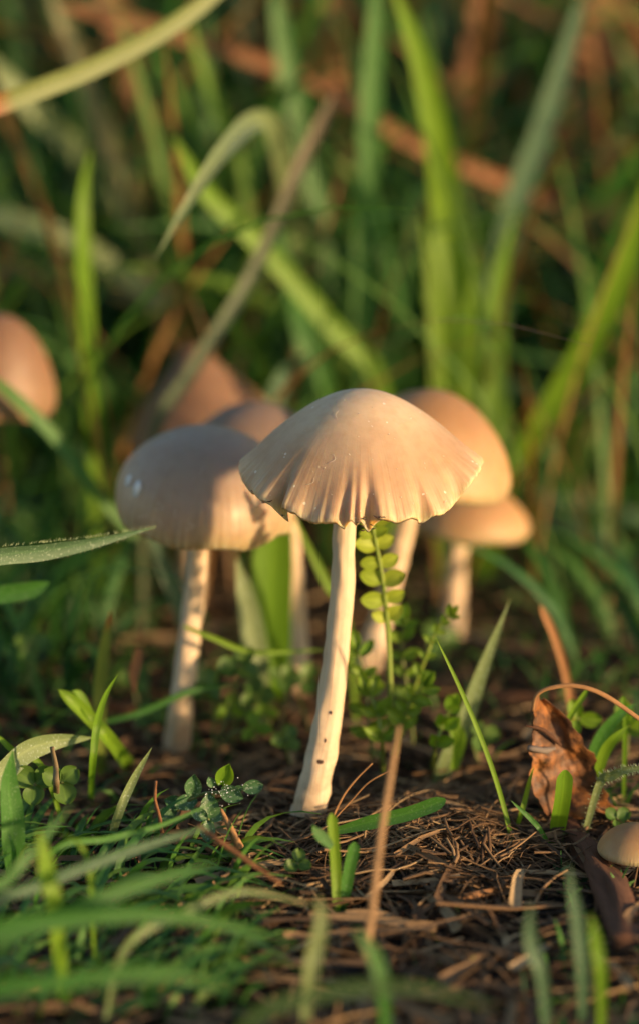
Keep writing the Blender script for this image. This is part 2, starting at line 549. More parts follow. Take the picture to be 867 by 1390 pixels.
def make_mushroom(label, cap_mat, top, rim_c, Rr, H, prof, stem_pts, stem_r, tilt=(0, 0), yaw=0.0,
                  radial=None, wave=None, groove=None, seg=200, rings=44, rag=0.0, group=None, extras=None, gills=72, groove_pow=3.0):
    """rim_c: centre of the rim circle (cm). stem_pts from the cap down to the soil."""
    base = stem_pts[-1]
    root = empty('mushroom', (base.x, base.y, ground_z(base.x, base.y)))
    tag(root, label, 'mushroom', group)
    pv = catmull([Vector((a, b, 0)) for a, b in prof], rings)
    rot = Matrix.Rotation(R(tilt[0]), 3, 'X') @ Matrix.Rotation(R(tilt[1]), 3, 'Y')
    thick = 0.07 * Rr
    def pt(a, i, under=False):
        rho, zeta = pv[i].x, pv[i].y
        t = i / rings
        e = max(0.0, min(1.0, (rho - 0.35) / 0.65))
        r = Rr * rho * (1 + (radial(a) if radial else 0) * e ** 2)
        z = H * zeta + (wave(a) if wave else 0) * e ** 2.4 * Rr
        if groove:
            g = groove(a) * e ** groove_pow * Rr
            r -= g * 0.55
            z -= g * 0.65
        if rag and i >= rings - 1:
            z += rag * Rr * noise.noise(Vector((math.cos(a) * 22, math.sin(a) * 22, 3.0)))
            z += rag * 0.6 * Rr * noise.noise(Vector((math.cos(a) * 60, math.sin(a) * 60, 7.0)))
        if under:
            r *= 0.985
            z -= thick * (0.35 + 0.9 * (1 - t))
        return Vector((math.sin(a) * r, -math.cos(a) * r, z))
    rows, uvs = [], []
    for i in range(rings + 1):
        rows.append([]); uvs.append([])
        for j in range(seg):
            a = 2 * math.pi * j / seg + math.pi        # seam at the back
            rows[-1].append(rim_c + rot @ pt(a, max(i, 0)))
            uvs[-1].append((j / seg, i / rings))
    for i in range(rings, 5, -3):
        rows.append([]); uvs.append([])
        for j in range(seg):
            a = 2 * math.pi * j / seg + math.pi
            rows[-1].append(rim_c + rot @ pt(a, i, True))
            uvs[-1].append((j / seg, i / rings))
    b = MB()
    b.grid(rows, 0.5, wrap=True, uvs=uvs)
    b.build('cap', cap_mat, root, rim_c)
    # gills: thin radial plates under the skin
    if gills:
        g = MB()
        for k in range(gills):
            a = 2 * math.pi * (k + 0.5) / gills
            outer, inner = [], []
            for i in range(rings - 4, 6, -6):
                p = pt(a, i, True)
                outer.append(rim_c + rot @ (p - Vector((0, 0, 0.01))))
                t = i / rings
                inner.append(rim_c + rot @ (p * 1.0 - Vector((0, 0, 0.01 + 0.25 * Rr * max(0.0, 0.93 - t)))))
            g.grid([outer, inner])
        go = g.build('gills', M_GILL, root, rim_c, smooth=False)
        go['kind'] = 'stuff'
    s = MB()
    n = 60
    path = catmull(stem_pts, n)
    s.tube(path, stem_r, 28, rough=0.16)
    s.build('stem', M_STEM, root, base)
    if extras:
        extras(root, rim_c, rot, pt)
    return root

def px_path(pts):
    return [PY(*p) for p in pts]

# --- the pale ruffled bell in the middle
def bumpf(a, c, w):
    d = (a - c + math.pi) % (2 * math.pi) - math.pi
    return math.exp(-(d / w) ** 2)
A = lambda deg: R(deg)
def main_groove(a):
    g = 0.0
    for c, w, k in ((-45, 3.0, 0.30), (-9, 2.2, 0.14), (3, 2.8, 0.25), (-3, 1.5, 0.10), (31, 3.0, 0.15), (54, 4.2, 0.16), (-68, 6, 0.07), (-27, 3.5, 0.03), (16, 3.0, 0.03),
                    (80, 6, 0.10), (110, 7, 0.12), (150, 8, 0.12), (-100, 7, 0.12), (-140, 8, 0.1), (180, 6, 0.1)):
        g += k * bumpf(a, A(c), A(w))
    g += 0.005 * math.sin(a * 67 + 3 * math.sin(a * 5)) + 0.003 * math.sin(a * 97 + 1)
    return g
def main_wave(a):
    return (-0.055 * bumpf(a, A(-25), A(14)) - 0.05 * bumpf(a, A(17), A(10)) - 0.06 * bumpf(a, A(42), A(9)) + 0.17 * bumpf(a, A(78), A(22)) + 0.05 * bumpf(a, A(-60), A(12)) + 0.08 * bumpf(a, A(-88), A(16)) - 0.03 * bumpf(a, A(-53), A(6)) + 0.02 * math.sin(a * 7 + 0.5))
def main_radial(a):
    return 0.02 * math.sin(a * 6 + 1.2) + 0.03 * bumpf(a, A(85), A(15)) + 0.02 * bumpf(a, A(-85), A(12))
main_rim = PY(489, 645, 0.35)
k = cm_per_px(main_rim)
def main_extras(root, rc, rot, pt):
    # nibbled, soil-stained margin
    b = MB()
    rng = random.Random(5)
    for i in range(20):
        a = A(rng.uniform(-4, 13)) if i < 15 else A(rng.uniform(-66, -46))
        p = rc + rot @ pt(a, 43) + Vector((rng.uniform(-.02, .02), -0.015, rng.uniform(-0.035, 0.02)))
        q = p + Vector((rng.uniform(-.1, .1), rng.uniform(-.02, .02), rng.uniform(-.02, .03)))
        b.tube([p, (p + q) / 2 + Vector((0, -.01, rng.uniform(-.015, .015))), q], [0.004, 0.012, 0.004], 5)
    o = b.build('margin_stain', M_DIRT, root, rc)
    o['label'] = 'dark nibbled crumbs along the cap margin'
    o['kind'] = 'stuff'
    # dark scar on the stem
    d = MB()
    for (px, py, y_, w_, h_) in ((434, 1037, -0.71, .085, .07), (441, 1006, -0.595, .03, .05), (428, 1062, -0.78, .025, .02), (449, 968, -0.50, .02, .035), (424, 1046, -.72, .02, .03)):
        p = PY(px, py, y_)
        d.grid([[p + Vector((math.cos(2 * math.pi * j / 14) * w_ * s_ * (1 + .45 * noise.noise(Vector((j * .9, px, 0)))), -0.03 * (1 - s_ * s_) + 0.015, math.sin(2 * math.pi * j / 14) * h_ * s_ * (1 + .45 * noise.noise(Vector((px, j * .9, 4)))))) for j in range(14)] for s_ in (0.02, 0.5, 0.85, 1.0)], 0.5, wrap=True)
    o = d.build('scars', M_DIRT, root, PY(434, 1037, -0.7))
    o['kind'] = 'stuff'
    # pale fibres stuck to the skin
    f = MB()
    for (x0, y0, x1, y1) in ((0, 0, 0, 0),) * 0:
        pass
    for i in range(26):
        q = rc + rot @ pt(A(rng.uniform(-70, 60)), rng.randint(8, 40)) + Vector((0, -0.006, 0.004))
        q2 = q + Vector((rng.uniform(-.03, .03), -0.004, rng.uniform(-.02, .03)))
        f.tube([q, q2], [0.006, 0.004], 4)
    for i in range(3):
        a = A(rng.uniform(-60, 10))
        r0 = rng.randint(12, 30)
        pts = [rc + rot @ pt(a + A(rng.uniform(-5, 5)), r0 + s) + Vector((0, -0.008, 0.005)) for s in range(3)]
        f.tube(catmull(pts, 5), 0.0025, 4)
    o = f.build('fibres', M_FIBRE, root, rc)
    o['kind'] = 'stuff'
make_mushroom('pale cream mushroom with ruffled bell cap and curved stem, tallest of the cluster', M_CAP_MAIN, None, main_rim, 165 * k, 118 * k,
              [(0, 1), (0.10, 0.992), (0.24, 0.94), (0.40, 0.825), (0.56, 0.665), (0.72, 0.47), (0.86, 0.265), (0.95, 0.13), (0.99, 0.065), (1.0, 0.02)],
              px_path([(478, 610, 0.3), (468, 705, 0.1), (464, 800, 0.0), (455, 900, -0.15), (441, 1000, -0.35), (424, 1080, -0.6)]) + [G(414, 1124) - Vector((0, 0, 0.12))],
              [0.19, 0.185, 0.195, 0.215, 0.24, 0.275, 0.35], tilt=(7, 0), radial=main_radial, wave=main_wave, groove=main_groove,
              seg=420, rings=44, rag=0.013, groove_pow=6.5, extras=main_extras, group='mushroom cluster')

# --- the grey-brown dome beside it
left_rim = PY(277, 698, 3.4)
k = cm_per_px(left_rim)
def left_groove(a):
    return 0.003 * math.sin(a * 31 + 2 * math.sin(a * 4)) + 0.003 * math.sin(a * 53) + 0.03 * bumpf(a, A(35), A(9)) + 0.02 * bumpf(a, A(-20), A(9))
def left_wave(a):
    return 0.035 * math.sin(a * 3 + 0.4) + 0.02 * math.sin(a * 7) - 0.03 * bumpf(a, A(20), A(15)) + 0.03 * bumpf(a, A(60), A(12))
def left_extras(root, rc, rot, pt):
    for (px, py, rx, rz) in ((174, 655, 0.055, 0.12), (187, 664, 0.085, 0.16)):
        # find the skin under that pixel by marching the surface
        best = None
        for ia in range(-90, 10, 2):
            for i in range(8, 44):
                q = rc + rot @ pt(A(ia), i)
                x, y, t = project(q)
                d = (x - px) ** 2 + (y - py) ** 2
                if best is None or d < best[0]:
                    best = (d, q)
        q = best[1]
        nrm = (q - (rc + Vector((0, 0, 0.4)))).normalized()
        d = MB()
        up = (Vector((0, 0, 1)) - nrm * nrm.z).normalized()
        sd = nrm.cross(up)
        rows = []
        for s in (0.02, 0.35, 0.65, 0.88, 1.0):
            rows.append([q + sd * (math.cos(2 * math.pi * j / 16) * rx * s) + up * (math.sin(2 * math.pi * j / 16) * rz * s) + nrm * (0.075 * math.sqrt(max(0, 1 - s * s)) - 0.012) for j in range(16)])
        d.grid(rows, 0.5, wrap=True)
        d.build('water_drop', M_DEW, root, q)
    rng = random.Random(8)
    f = MB()
    for i in range(7):
        a = A(rng.uniform(-50, 40))
        r0 = rng.randint(16, 32)
        pts = [rc + rot @ pt(a + A(rng.uniform(-5, 5)), r0 + s) + Vector((0, -0.012, 0.006)) for s in range(3)]
        f.tube(catmull(pts, 5), 0.004, 4)
    o = f.build('fibres', M_FIBRE, root, rc)
    o['kind'] = 'stuff'
make_mushroom('grey-brown domed mushroom with water drops on its cap, slender straight stem', M_CAP_LEFT, None, left_rim, 122 * k, 121 * k,
              [(0, 1), (0.2, 0.985), (0.42, 0.92), (0.64, 0.79), (0.80, 0.64), (0.93, 0.44), (0.995, 0.22), (1.0, 0.08), (0.985, 0.0)],
              px_path([(276, 660, 3.4), (270, 740, 3.4), (264, 810, 3.4), (256, 880, 3.3), (247, 960, 3.1)]) + [G(239, 1028), G(238, 1040) - Vector((0, 0, 0.2))],
              [0.18, 0.175, 0.19, 0.205, 0.22, 0.25, 0.28], tilt=(8, 6), radial=lambda a: 0.02 * math.sin(a * 3 + 1) + 0.015 * math.sin(a * 5),
              wave=left_wave, groove=left_groove, seg=320, rag=0.012, extras=left_extras, group='mushroom cluster')

# --- dusky cap half hidden between the two
DOME = [(0, 1), (0.14, 0.99), (0.34, 0.93), (0.56, 0.80), (0.76, 0.60), (0.90, 0.38), (0.98, 0.18), (1.0, 0.05), (0.985, -0.04)]
FLAT = [(0, 1), (0.18, 0.975), (0.42, 0.87), (0.65, 0.68), (0.84, 0.44), (0.96, 0.20), (1.0, 0.06), (0.985, -0.03)]
c3 = PY(345, 650, 7.0); k = cm_per_px(c3)
make_mushroom('dusky grey mushroom mostly hidden between the domed cap and the ruffled cap', M_CAP_DARK, None, c3, 106 * k, 106 * k, DOME,
              px_path([(362, 600, 7), (388, 690, 7), (398, 760, 7), (402, 840, 7), (406, 910, 6.6), (408, 940, 6.6)]), [0.16, 0.16, 0.17, 0.19, 0.22, 0.24],
              tilt=(3, 8), wave=lambda a: 0.03 * math.sin(a * 4), group='mushroom cluster')
# --- orange-tan cap behind the ruffled one
c4 = PY(574, 642, 6.0); k = cm_per_px(c4)
make_mushroom('large orange-tan domed mushroom directly behind the ruffled cap', M_CAP_TAN, None, c4, 119 * k, 116 * k, FLAT,
              px_path([(572, 600, 6), (555, 690, 6), (543, 740, 6), (530, 790, 6), (516, 840, 6), (505, 880, 5.8), (500, 905, 5.8)]), [0.2, 0.2, 0.2, 0.21, 0.22, 0.25, 0.27],
              tilt=(3, 10), wave=lambda a: 0.02 * math.sin(a * 4 + 1), group='mushroom cluster')
# --- small one low behind
c5 = PY(638, 714, 10.5); k = cm_per_px(c5)
make_mushroom('small orange-tan mushroom with a low cap on a short stem, farthest of the cluster', M_CAP_TAN, None, c5, 80 * k, 60 * k, FLAT,
              px_path([(630, 690, 10.5), (622, 730, 10.5), (618, 770, 10.5), (616, 810, 10.5), (614, 845, 10.5), (614, 870, 10.5)]), [0.2, 0.2, 0.21, 0.22, 0.24, 0.26],
              tilt=(2, 4), wave=lambda a: 0.02 * math.sin(a * 5), group='mushroom cluster')
# --- far cap cut by the picture's edge
c6 = PY(-8, 545, 9.5); k = cm_per_px(c6)
b6 = G(-2, 800)
make_mushroom('blurred rust-pink mushroom cap cut off by the photo\'s edge, amid grass', M_CAP_RUST, None, c6, 84 * k, 122 * k, DOME,
              [c6 + Vector((0, 0, 0.8)), c6 - Vector((0.5, 0, 0.3)), Vector((c6.x - .9, c6.y, 2)), Vector((c6.x - 1.0, c6.y, ground_z(c6.x, c6.y) - 0.3))], [0.22, 0.22, 0.24, 0.3],
              tilt=(4, 6), wave=lambda a: 0.03 * math.sin(a * 4))
# --- far rust-brown cap behind the leaning stalk
c7 = PY(276, 585, 12.8); k = cm_per_px(c7)
make_mushroom('blurred rust-brown conical mushroom behind the domed cap and a leaning stalk', M_CAP_RUST, None, c7, 104 * k, 122 * k,
              [(0, 1), (0.1, 0.97), (0.3, 0.78), (0.55, 0.55), (0.8, 0.3), (0.95, 0.1), (1.0, 0.0), (0.99, -0.06)],
              [c7 + Vector((0, 0, 1)), c7 - Vector((0, 0, 0.3)), PY(262, 740, 12.8), PY(258, 860, 12.8)], [0.22, 0.22, 0.24, 0.3],
              tilt=(4, -6), wave=lambda a: 0.05 * math.sin(a * 5))
# --- little one at the lower corner, near the camera
c8 = PY(864, 1154, -2.4); k = cm_per_px(c8)
make_mushroom('tiny tan mushroom beside the dead leaf, cut off by the photo\'s edge', M_CAP_TAN, None, c8, 54 * k, 36 * k, DOME,
              [c8 + Vector((-.05, 0, 0.2)), c8 + Vector((-.1, 0, -0.1)), c8 + Vector((-.16, 0, -0.4)), Vector((c8.x - .2, c8.y, ground_z(c8.x, c8.y) - 0.2))], [0.11, 0.11, 0.11, 0.13],
              tilt=(2, 0), seg=140, gills=40)

# ------------------------------------------------------------------ single grass blades one can pick out
def blade(label, pts, wpx, mat, roll=0.0, fold=0.3, tip=2.0, blunt=False, base_w=0.55, n=36, name='grass_blade', cat='grass blade', group=None, rnd=0.5, hairs=0, twist=0.0, root=False):
    """pts: (px, py, depth) from the foot to the tip; depth None on the first puts the foot on the soil."""
    P = []
    for i, p in enumerate(pts):
        P.append(G(p[0], p[1]) - Vector((0, 0, 0.15)) if p[2] is None else PY(*p))
    if root:                                     # let the foot run down to the soil
        f = P[0]
        d = (P[0] - P[1]).normalized()
        g = Vector((f.x + d.x * 0.5, f.y + 0.3, 0))
        g.z = ground_z(g.x, g.y) - 0.2
        P.insert(0, g)
    path = catmull(P, n)
    hw = wpx * 0.5 * sum(cm_per_px(p) for p in P) / len(P)
    def wf(v):
        a = base_w + (1 - base_w) * min(1.0, v / 0.35)
        if blunt:
            return hw * a * (1 - 0.75 * max(0.0, (v - 0.88) / 0.12) ** 2.5)
        b = 1.0 if v < 0.45 else max(0.02, 1 - ((v - 0.45) / 0.55) ** tip)
        return hw * a * b
    def wdir(v, t):
        view = (path[int(v * (len(path) - 1))] - CAM).normalized()
        w = t.cross(view)
        if w.length < 1e-4:
            w = Vector((1, 0, 0))
        return Quaternion(t, R(roll + twist * v)) @ w.normalized()
    b = MB()
    b.ribbon(path, wf, wdir, fold, rnd)
    o = b.build(name, LEAF[mat] if isinstance(mat, str) else mat, None, P[0])
    tag(o, label, cat, group)
    if hairs:
        h = MB()
        rng = random.Random(len(label))
        m = len(path)
        for i in range(hairs):
            v = rng.random()
            f = v * (m - 1)
            j = min(int(f), m - 2)
            p = path[j].lerp(path[j + 1], f - j)
            t = (path[j + 1] - path[j]).normalized()
            w = wdir(v, t)
            sgn = rng.choice((-1, 1))
            e = p + w * (sgn * wf(v) * rng.uniform(0.85, 1.0))
            d = (w * sgn + t * rng.uniform(-.3, .6) + Vector((0, rng.uniform(-.5, .2), 0))).normalized()
            h.tube([e, e + d * rng.uniform(.03, .07)], [0.004, 0.0015], 3, cap=False)
        ho = h.build('hairs', M_HAIR, o, P[0])
        ho['kind'] = 'stuff'
    return o

BACK = 'tall blades behind the mushrooms'
LOW = 'low blades around the stems'
FRONT = 'blurred blades nearest the camera'
B = lambda lb, pts, w, *a, **k: blade(lb, pts, w * ((0.84 if w < 42 else 0.70) if k.get('group') == BACK else 1.0), *a, **k)
B('long pale blade slanting across the top corner, its lower end reddish', [(-420, 420, 6), (-250, 290, 6.2), (-60, 165, 6.6), (20, 132, 7), (140, 84, 8), (270, 8, 9), (400, -120, 10), (480, -240, 11)], 36, 'redbase', roll=25, tip=3, group=BACK, root=True, base_w=0.5)
B('pale blade folding over with its pointed tip hanging above the domed cap', [(415, 560, 20), (405, 340, 18), (380, 200, 14), (350, 165, 10.5), (303, 207, 7.5), (255, 278, 6.5), (211, 352, 6)], 38, 'pale', roll=12, tip=1.6, group=BACK, root=True)
B('straight yellow-green blade slanting down towards the ruffled cap', [(520, 540, 14), (450, 445, 13.5), (350, 330, 13), (280, 262, 12.5), (232, 178, 12)], 34, 'bright', roll=15, tip=4, group=BACK, root=True)
B('upright narrow blade with pointed tip near the rust-pink cap', [(128, 640, 13), (120, 500, 12.5), (112, 340, 12), (113, 260, 12), (124, 198, 12)], 30, 'bright', roll=30, tip=2.2, group=BACK, root=True, rnd=0.1)
B('thick leaning brown-green stalk rising from behind the domed cap', [(205, 610, 10.5), (262, 500, 10.8), (340, 375, 11.5), (400, 240, 13), (452, 130, 13.5)], 22, 'stalk', roll=10, blunt=True, group=BACK, root=True, fold=0.6)
B('upright green blade running off the top edge above the ruffled cap', [(490, 520, 16), (492, 400, 16), (498, 200, 16), (506, 60, 16), (512, -60, 16)], 40, 'green', roll=20, tip=4, group=BACK, root=True, rnd=0.9)
B('broad glowing yellow-green blade bending off the top edge', [(612, 520, 15), (612, 430, 15), (603, 300, 15), (592, 190, 14.5), (565, 70, 14), (525, -40, 13.5)], 56, 'bright', roll=10, tip=3, group=BACK, root=True, rnd=0.9)
B('glowing blade fanning out low beside the broad glowing blade', [(598, 560, 14.2), (596, 470, 14.2), (588, 380, 14.2), (570, 290, 14.2)], 42, 'bright', roll=5, group=BACK, root=True, rnd=1)
B('short glowing blade between the broad glowing blade and tall bluish blade', [(630, 580, 14.4), (636, 500, 14.4), (640, 420, 14.4), (652, 340, 14.4)], 38, 'bright', roll=-5, group=BACK, root=True, rnd=1)
B('lowest glowing blade tip just above the large tan cap', [(606, 590, 13.6), (612, 520, 13.6), (622, 460, 13.6), (640, 405, 13.6)], 30, 'bright', roll=0, group=BACK, root=True, rnd=.7)
B('narrow bright blade leaning against the broad glowing blade', [(640, 540, 16), (635, 430, 16), (620, 300, 16), (585, 200, 16.5), (560, 150, 17)], 30, 'bright', roll=-20, group=BACK, root=True)
B('tall bluish blade with a bright foot leaning off the top edge', [(668, 560, 17), (672, 430, 17), (690, 300, 17), (740, 160, 17), (800, -40, 17)], 50, 'teal', roll=15, tip=5, group=BACK, root=True, rnd=0.8)
B('short bright blade below the tall bluish blade', [(668, 620, 15), (668, 500, 15), (676, 380, 15), (700, 285, 15)], 40, 'bright', roll=20, group=BACK, root=True)
B('wide bright blade slanting from the side edge down to the tan caps', [(665, 690, 14.5), (720, 600, 14), (790, 480, 13.5), (845, 370, 13), (880, 230, 12.5)], 56, 'bright', roll=15, tip=4, group=BACK, root=True, rnd=0.2)
B('dark bluish blade lying level behind the large tan cap', [(560, 560, 18), (640, 528, 17.5), (740, 530, 17), (820, 548, 16), (862, 590, 15), (900, 660, 14)], 36, 'teal', roll=25, tip=3, group=BACK, rnd=0.3)
B('drooping dark green blade with its end past the small tan cap', [(640, 640, 17), (700, 690, 15.5), (740, 738, 15), (800, 790, 14), (890, 838, 13)], 42, 'green', roll=20, tip=3, group=BACK, rnd=0.1)
B('dark blade lying level just above the drooping blade', [(1000, 735, 18), (900, 715, 18), (800, 690, 18), (690, 668, 18)], 30, 'teal', roll=30, group=BACK)
B('dark level blade just below the drooping blade tip', [(1000, 800, 16), (880, 770, 16), (780, 716, 16.5), (700, 700, 17)], 26, 'teal', roll=30, group=BACK, rnd=0.2)
B('grey-green blade crossing the top corner beneath the slanting pale blade', [(250, 470, 20), (215, 380, 20), (170, 260, 20), (110, 90, 20), (60, -40, 20)], 46, 'olive', roll=10, tip=5, group=BACK, root=True)
B('grey-green blade running down from the side edge under the slanting pale blade', [(260, 430, 22), (200, 330, 21), (110, 215, 20), (20, 120, 19), (-60, 40, 19)], 46, 'pale', roll=15, tip=5, group=BACK, root=True, rnd=0.1)
B('pale blade entering from the side edge above the rust-pink cap', [(220, 420, 18), (150, 360, 18), (80, 322, 17), (0, 296, 17), (-80, 280, 17)], 40, 'pale', roll=25, tip=5, group=BACK, rnd=0.2)
B('olive blade lying level just over the rust-pink cap', [(250, 430, 19), (150, 395, 19), (60, 375, 19), (-40, 365, 19)], 40, 'olive', roll=25, tip=5, group=BACK)
B('thin yellow-green blade between the slanting pale blade and the hanging tip', [(350, 420, 18), (330, 260, 18), (300, 160, 18), (268, 70, 18), (255, 20, 18)], 26, 'bright', roll=30, group=BACK, root=True)
B('green blade standing right of the hanging tip, off the top edge', [(470, 480, 19), (445, 330, 19), (408, 180, 19), (384, 60, 19), (372, -40, 19)], 38, 'green', roll=20, tip=5, group=BACK, root=True, rnd=0.6)
B('short curled bluish blade tip standing over the dusky cap', [(372, 560, 12), (376, 530, 12), (390, 500, 12), (426, 477, 11.5)], 34, 'teal', roll=30, group=BACK, root=True)
B('bright blade growing just behind the dusky cap', [(440, 560, 15), (420, 470, 15), (395, 380, 15.5), (375, 300, 16)], 50, 'green', roll=10, group=BACK, root=True, rnd=1.0)
B('wide green blade rising behind the ruffled cap apex', [(520, 560, 18), (540, 470, 18), (556, 360, 18), (560, 250, 18)], 44, 'green', roll=10, group=BACK, root=True)
B('green blade slanting past the rust-pink cap towards the domed cap', [(185, 730, 8.6), (140, 680, 8.4), (80, 600, 8.2), (20, 540, 8), (-30, 500, 8)], 22, 'green', roll=20, tip=4, group=BACK, rnd=0.7)
B('grey-green blade curving off the side edge above the wide bright blade', [(640, 500, 22), (700, 380, 21), (770, 310, 20), (840, 280, 19.5), (900, 270, 19)], 40, 'olive', roll=20, tip=5, group=BACK, root=True)
B('dark green blade leaning from the tall bluish blade to the side edge', [(700, 420, 23), (760, 330, 22), (820, 270, 21), (890, 180, 20)], 40, 'green', roll=20, tip=5, group=BACK, root=True, rnd=0.2)

# rusty dry stalks standing behind
for lb, pts, w, m in (
    ('orange dry stalk upright at the top edge above the glowing blade', [(618, 330, 26), (628, 180, 26), (648, 60, 26), (668, -40, 26)], 40, 'rust'),
    ('orange dry stalk upright at the top edge beside the upright green blade', [(470, 330, 27), (462, 160, 27), (456, 60, 27), (452, -40, 27)], 36, 'dead'),
    ('rusty dry stalk at the top edge under the slanting pale blade', [(195, 190, 24), (180, 110, 24), (160, 30, 24), (140, -50, 24)], 40, 'rust'),
    ('rusty dry stalk upright between hanging tip and slanting pale blade', [(375, 330, 27), (362, 150, 27), (335, 40, 27), (320, -40, 27)], 40, 'rust'),
    ('reddish dry stem slanting across behind the upright blades', [(960, 360, 24), (760, 280, 22), (560, 195, 20), (430, 112, 20), (280, 62, 20), (180, 30, 20), (80, 5, 20)], 20, 'rust'),
    ('dry brown stalk leaning at the top corner above the wide bright blade', [(735, 260, 26), (760, 150, 26), (800, 60, 26), (840, -40, 26)], 70, 'rust'),
    ('broad dry brown leaf at the side edge near the top corner', [(770, 300, 27), (810, 200, 27), (855, 90, 27), (900, -20, 27)], 80, 'dead'),
    ('dry brown stalk leaning behind the short bright blade', [(690, 330, 25), (730, 250, 25), (780, 215, 25), (860, 190, 25)], 40, 'rust'),
    ('pinkish dry stalk standing beside the dead leaf', [(778, 980, 3.5), (768, 920, 3.5), (752, 865, 3.5), (733, 822, 3.5)], 11, 'dead'),
):
    B(lb, pts, w, m, roll=10, blunt=True, fold=0.5, base_w=0.9, name='dry_stalk', cat='dry stalk', group='dry stalks among the grass', root=True)

# blades near the plane of focus
B('hairy bluish blade entering from the side edge, tip touching the domed cap', [(-120, 795, -1.6), (-20, 757, -1.0), (60, 747, -0.4), (130, 735, 0.0), (212, 715, 0.4)], 28, 'teal', roll=35, tip=1.5, hairs=420, group=LOW, fold=0.4, base_w=0.9)
B('short blunt leaf tip at the side edge below the hairy blade', [(-70, 815, 2), (0, 806, 2), (40, 800, 2), (68, 790, 2)], 26, 'green', roll=20, tip=3, group=LOW)
B('dark bluish blade leaning behind the domed mushroom stem', [(262, 880, 7), (240, 810, 7), (215, 750, 7), (195, 700, 7)], 24, 'teal', roll=10, group=LOW, root=True)
B('broad translucent blade standing between the two front stems', [(368, 925, 6), (366, 860, 6), (368, 790, 6), (372, 720, 6), (378, 660, 6)], 56, 'bright', roll=8, group=LOW, root=True, tip=4, rnd=0.0)
B('dew-speckled shorter blade beside the broad translucent blade', [(352, 925, 4.6), (345, 880, 4.6), (335, 820, 4.6), (322, 758, 4.6)], 34, 'pale', roll=15, group=LOW, root=True, hairs=250, tip=3)
B('thin blade slanting under the ruffled cap beside its stem', [(470, 840, 5), (445, 795, 5), (420, 745, 5), (395, 690, 5)], 12, 'bright', roll=10, group=LOW, root=True)
B('upright blade with a rusty tip behind the hooked shoot', [(135, 985, 2.5), (136, 930, 2.5), (143, 870, 2.5), (151, 828, 2.5)], 20, 'rusttip', roll=20, group=LOW, root=True)
B('stout yellow-green shoot leaning out of the soil', [(178, 1036, None), (150, 1008, 0.6), (120, 975, 0.4), (96, 952, 0.2), (80, 936, 0.2)], 20, 'bright', roll=20, group=LOW, tip=4, base_w=1, fold=0.7)
B('side leaf folded against the stout yellow-green shoot', [(132, 990, 0.5), (116, 962, 0.4), (107, 944, 0.4), (98, 938, 0.35)], 15, 'bright', roll=30, group=LOW, tip=2, fold=0.6)
B('slim bright curved blade standing alone in front of the shoot', [(123, 1085, None), (125, 1045, -0.9), (131, 985, -0.9), (143, 945, -0.9), (161, 914, -0.9)], 11, 'bright', roll=20, group=LOW, tip=1.8, fold=0.5)
B('slim bluish blade leaning over the broken twig', [(143, 1165, None), (158, 1112, -1.9), (180, 1060, -1.8), (207, 1014, -1.8)], 13, 'pale', roll=20, group=LOW, tip=2.5, fold=0.5)
B('broad pale blade arching in from the side edge at the soil', [(-60, 1105, -2.2), (0, 1052, -1.8), (35, 1020, -1.4), (75, 1006, -1.0), (128, 1001, -0.6)], 32, 'pale', roll=25, group=LOW, tip=2.2, base_w=1)
B('thin green blade crossing in front of the domed mushroom stem', [(120, 985, 2.6), (190, 968, 2.6), (262, 938, 2.7), (330, 928, 3.0)], 9, 'green', roll=10, group=LOW, tip=3, rnd=1)
B('thin level blade between the two front stems', [(250, 850, 2.6), (290, 866, 2.6), (345, 885, 2.8), (442, 882, 3.2)], 8, 'bright', roll=10, group=LOW, tip=3)
B('hair-thin bright blade leaning over the straw mound', [(703, 1195, None), (690, 1125, -1.6), (664, 1035, -1.5), (628, 945, -1.4), (590, 864, -1.4)], 7, 'bright', roll=20, group=LOW, tip=4, fold=0.5, base_w=0.9)
B('pale blue-green blade leaning beside the leafy sprigs', [(598, 1050, 1.6), (625, 990, 1.6), (655, 905, 1.6), (692, 813, 1.6)], 26, 'pale', roll=20, group=LOW, tip=1.8, root=True)
B('small green leaf hugging the pale blue-green blade', [(615, 1045, 1.2), (622, 1005, 1.2), (612, 985, 1.1), (596, 970, 1.1)], 20, 'bright', roll=20, group=LOW)
B('cut green blade lying across the straw mound', [(455, 1128, -2.2), (500, 1116, -2.3), (555, 1103, -2.4), (604, 1085, -2.5)], 20, 'green', roll=15, group=LOW, blunt=True, base_w=0.5, fold=0.4, rnd=0.6)
B('bright upright blade in front of the cut blade', [(456, 1250, None), (455, 1190, -4.2), (452, 1140, -4.2), (449, 1104, -4.2)], 15, 'bright', roll=15, group=FRONT, blunt=True, fold=0.5)
B('short leaning blade with a cut end beside the bright upright blade', [(460, 1245, None), (468, 1205, -4.1), (475, 1170, -4.1), (481, 1143, -4.1)], 17, 'green', roll=15, group=FRONT, blunt=True, fold=0.5, rnd=1)
B('stubby green leaf at the foot of the bright upright blade', [(450, 1150, -4.4), (440, 1140, -4.4), (430, 1130, -4.4), (424, 1120, -4.4)], 16, 'green', roll=15, group=FRONT)
B('blunt green blade standing in front of the dead leaf', [(752, 1152, None), (756, 1120, -1.3), (762, 1085, -1.5), (766, 1045, -1.6)], 23, 'bright', roll=15, group=FRONT, blunt=True, rnd=0.0, fold=0.35)
B('thin dewy stalk rising behind the dead leaf', [(752, 1005, 0.1), (765, 985, 0.0), (780, 960, 0.0), (797, 935, 0.0)], 8, 'bright', roll=15, group=LOW, blunt=True, fold=0.7, root=True)
B('hairy bright blade arching in beside the dead leaf', [(812, 1066, -1.3), (830, 1053, -1.5), (850, 1045, -1.7), (900, 1040, -1.9)], 13, 'pale', roll=15, group=LOW, hairs=200, root=True)
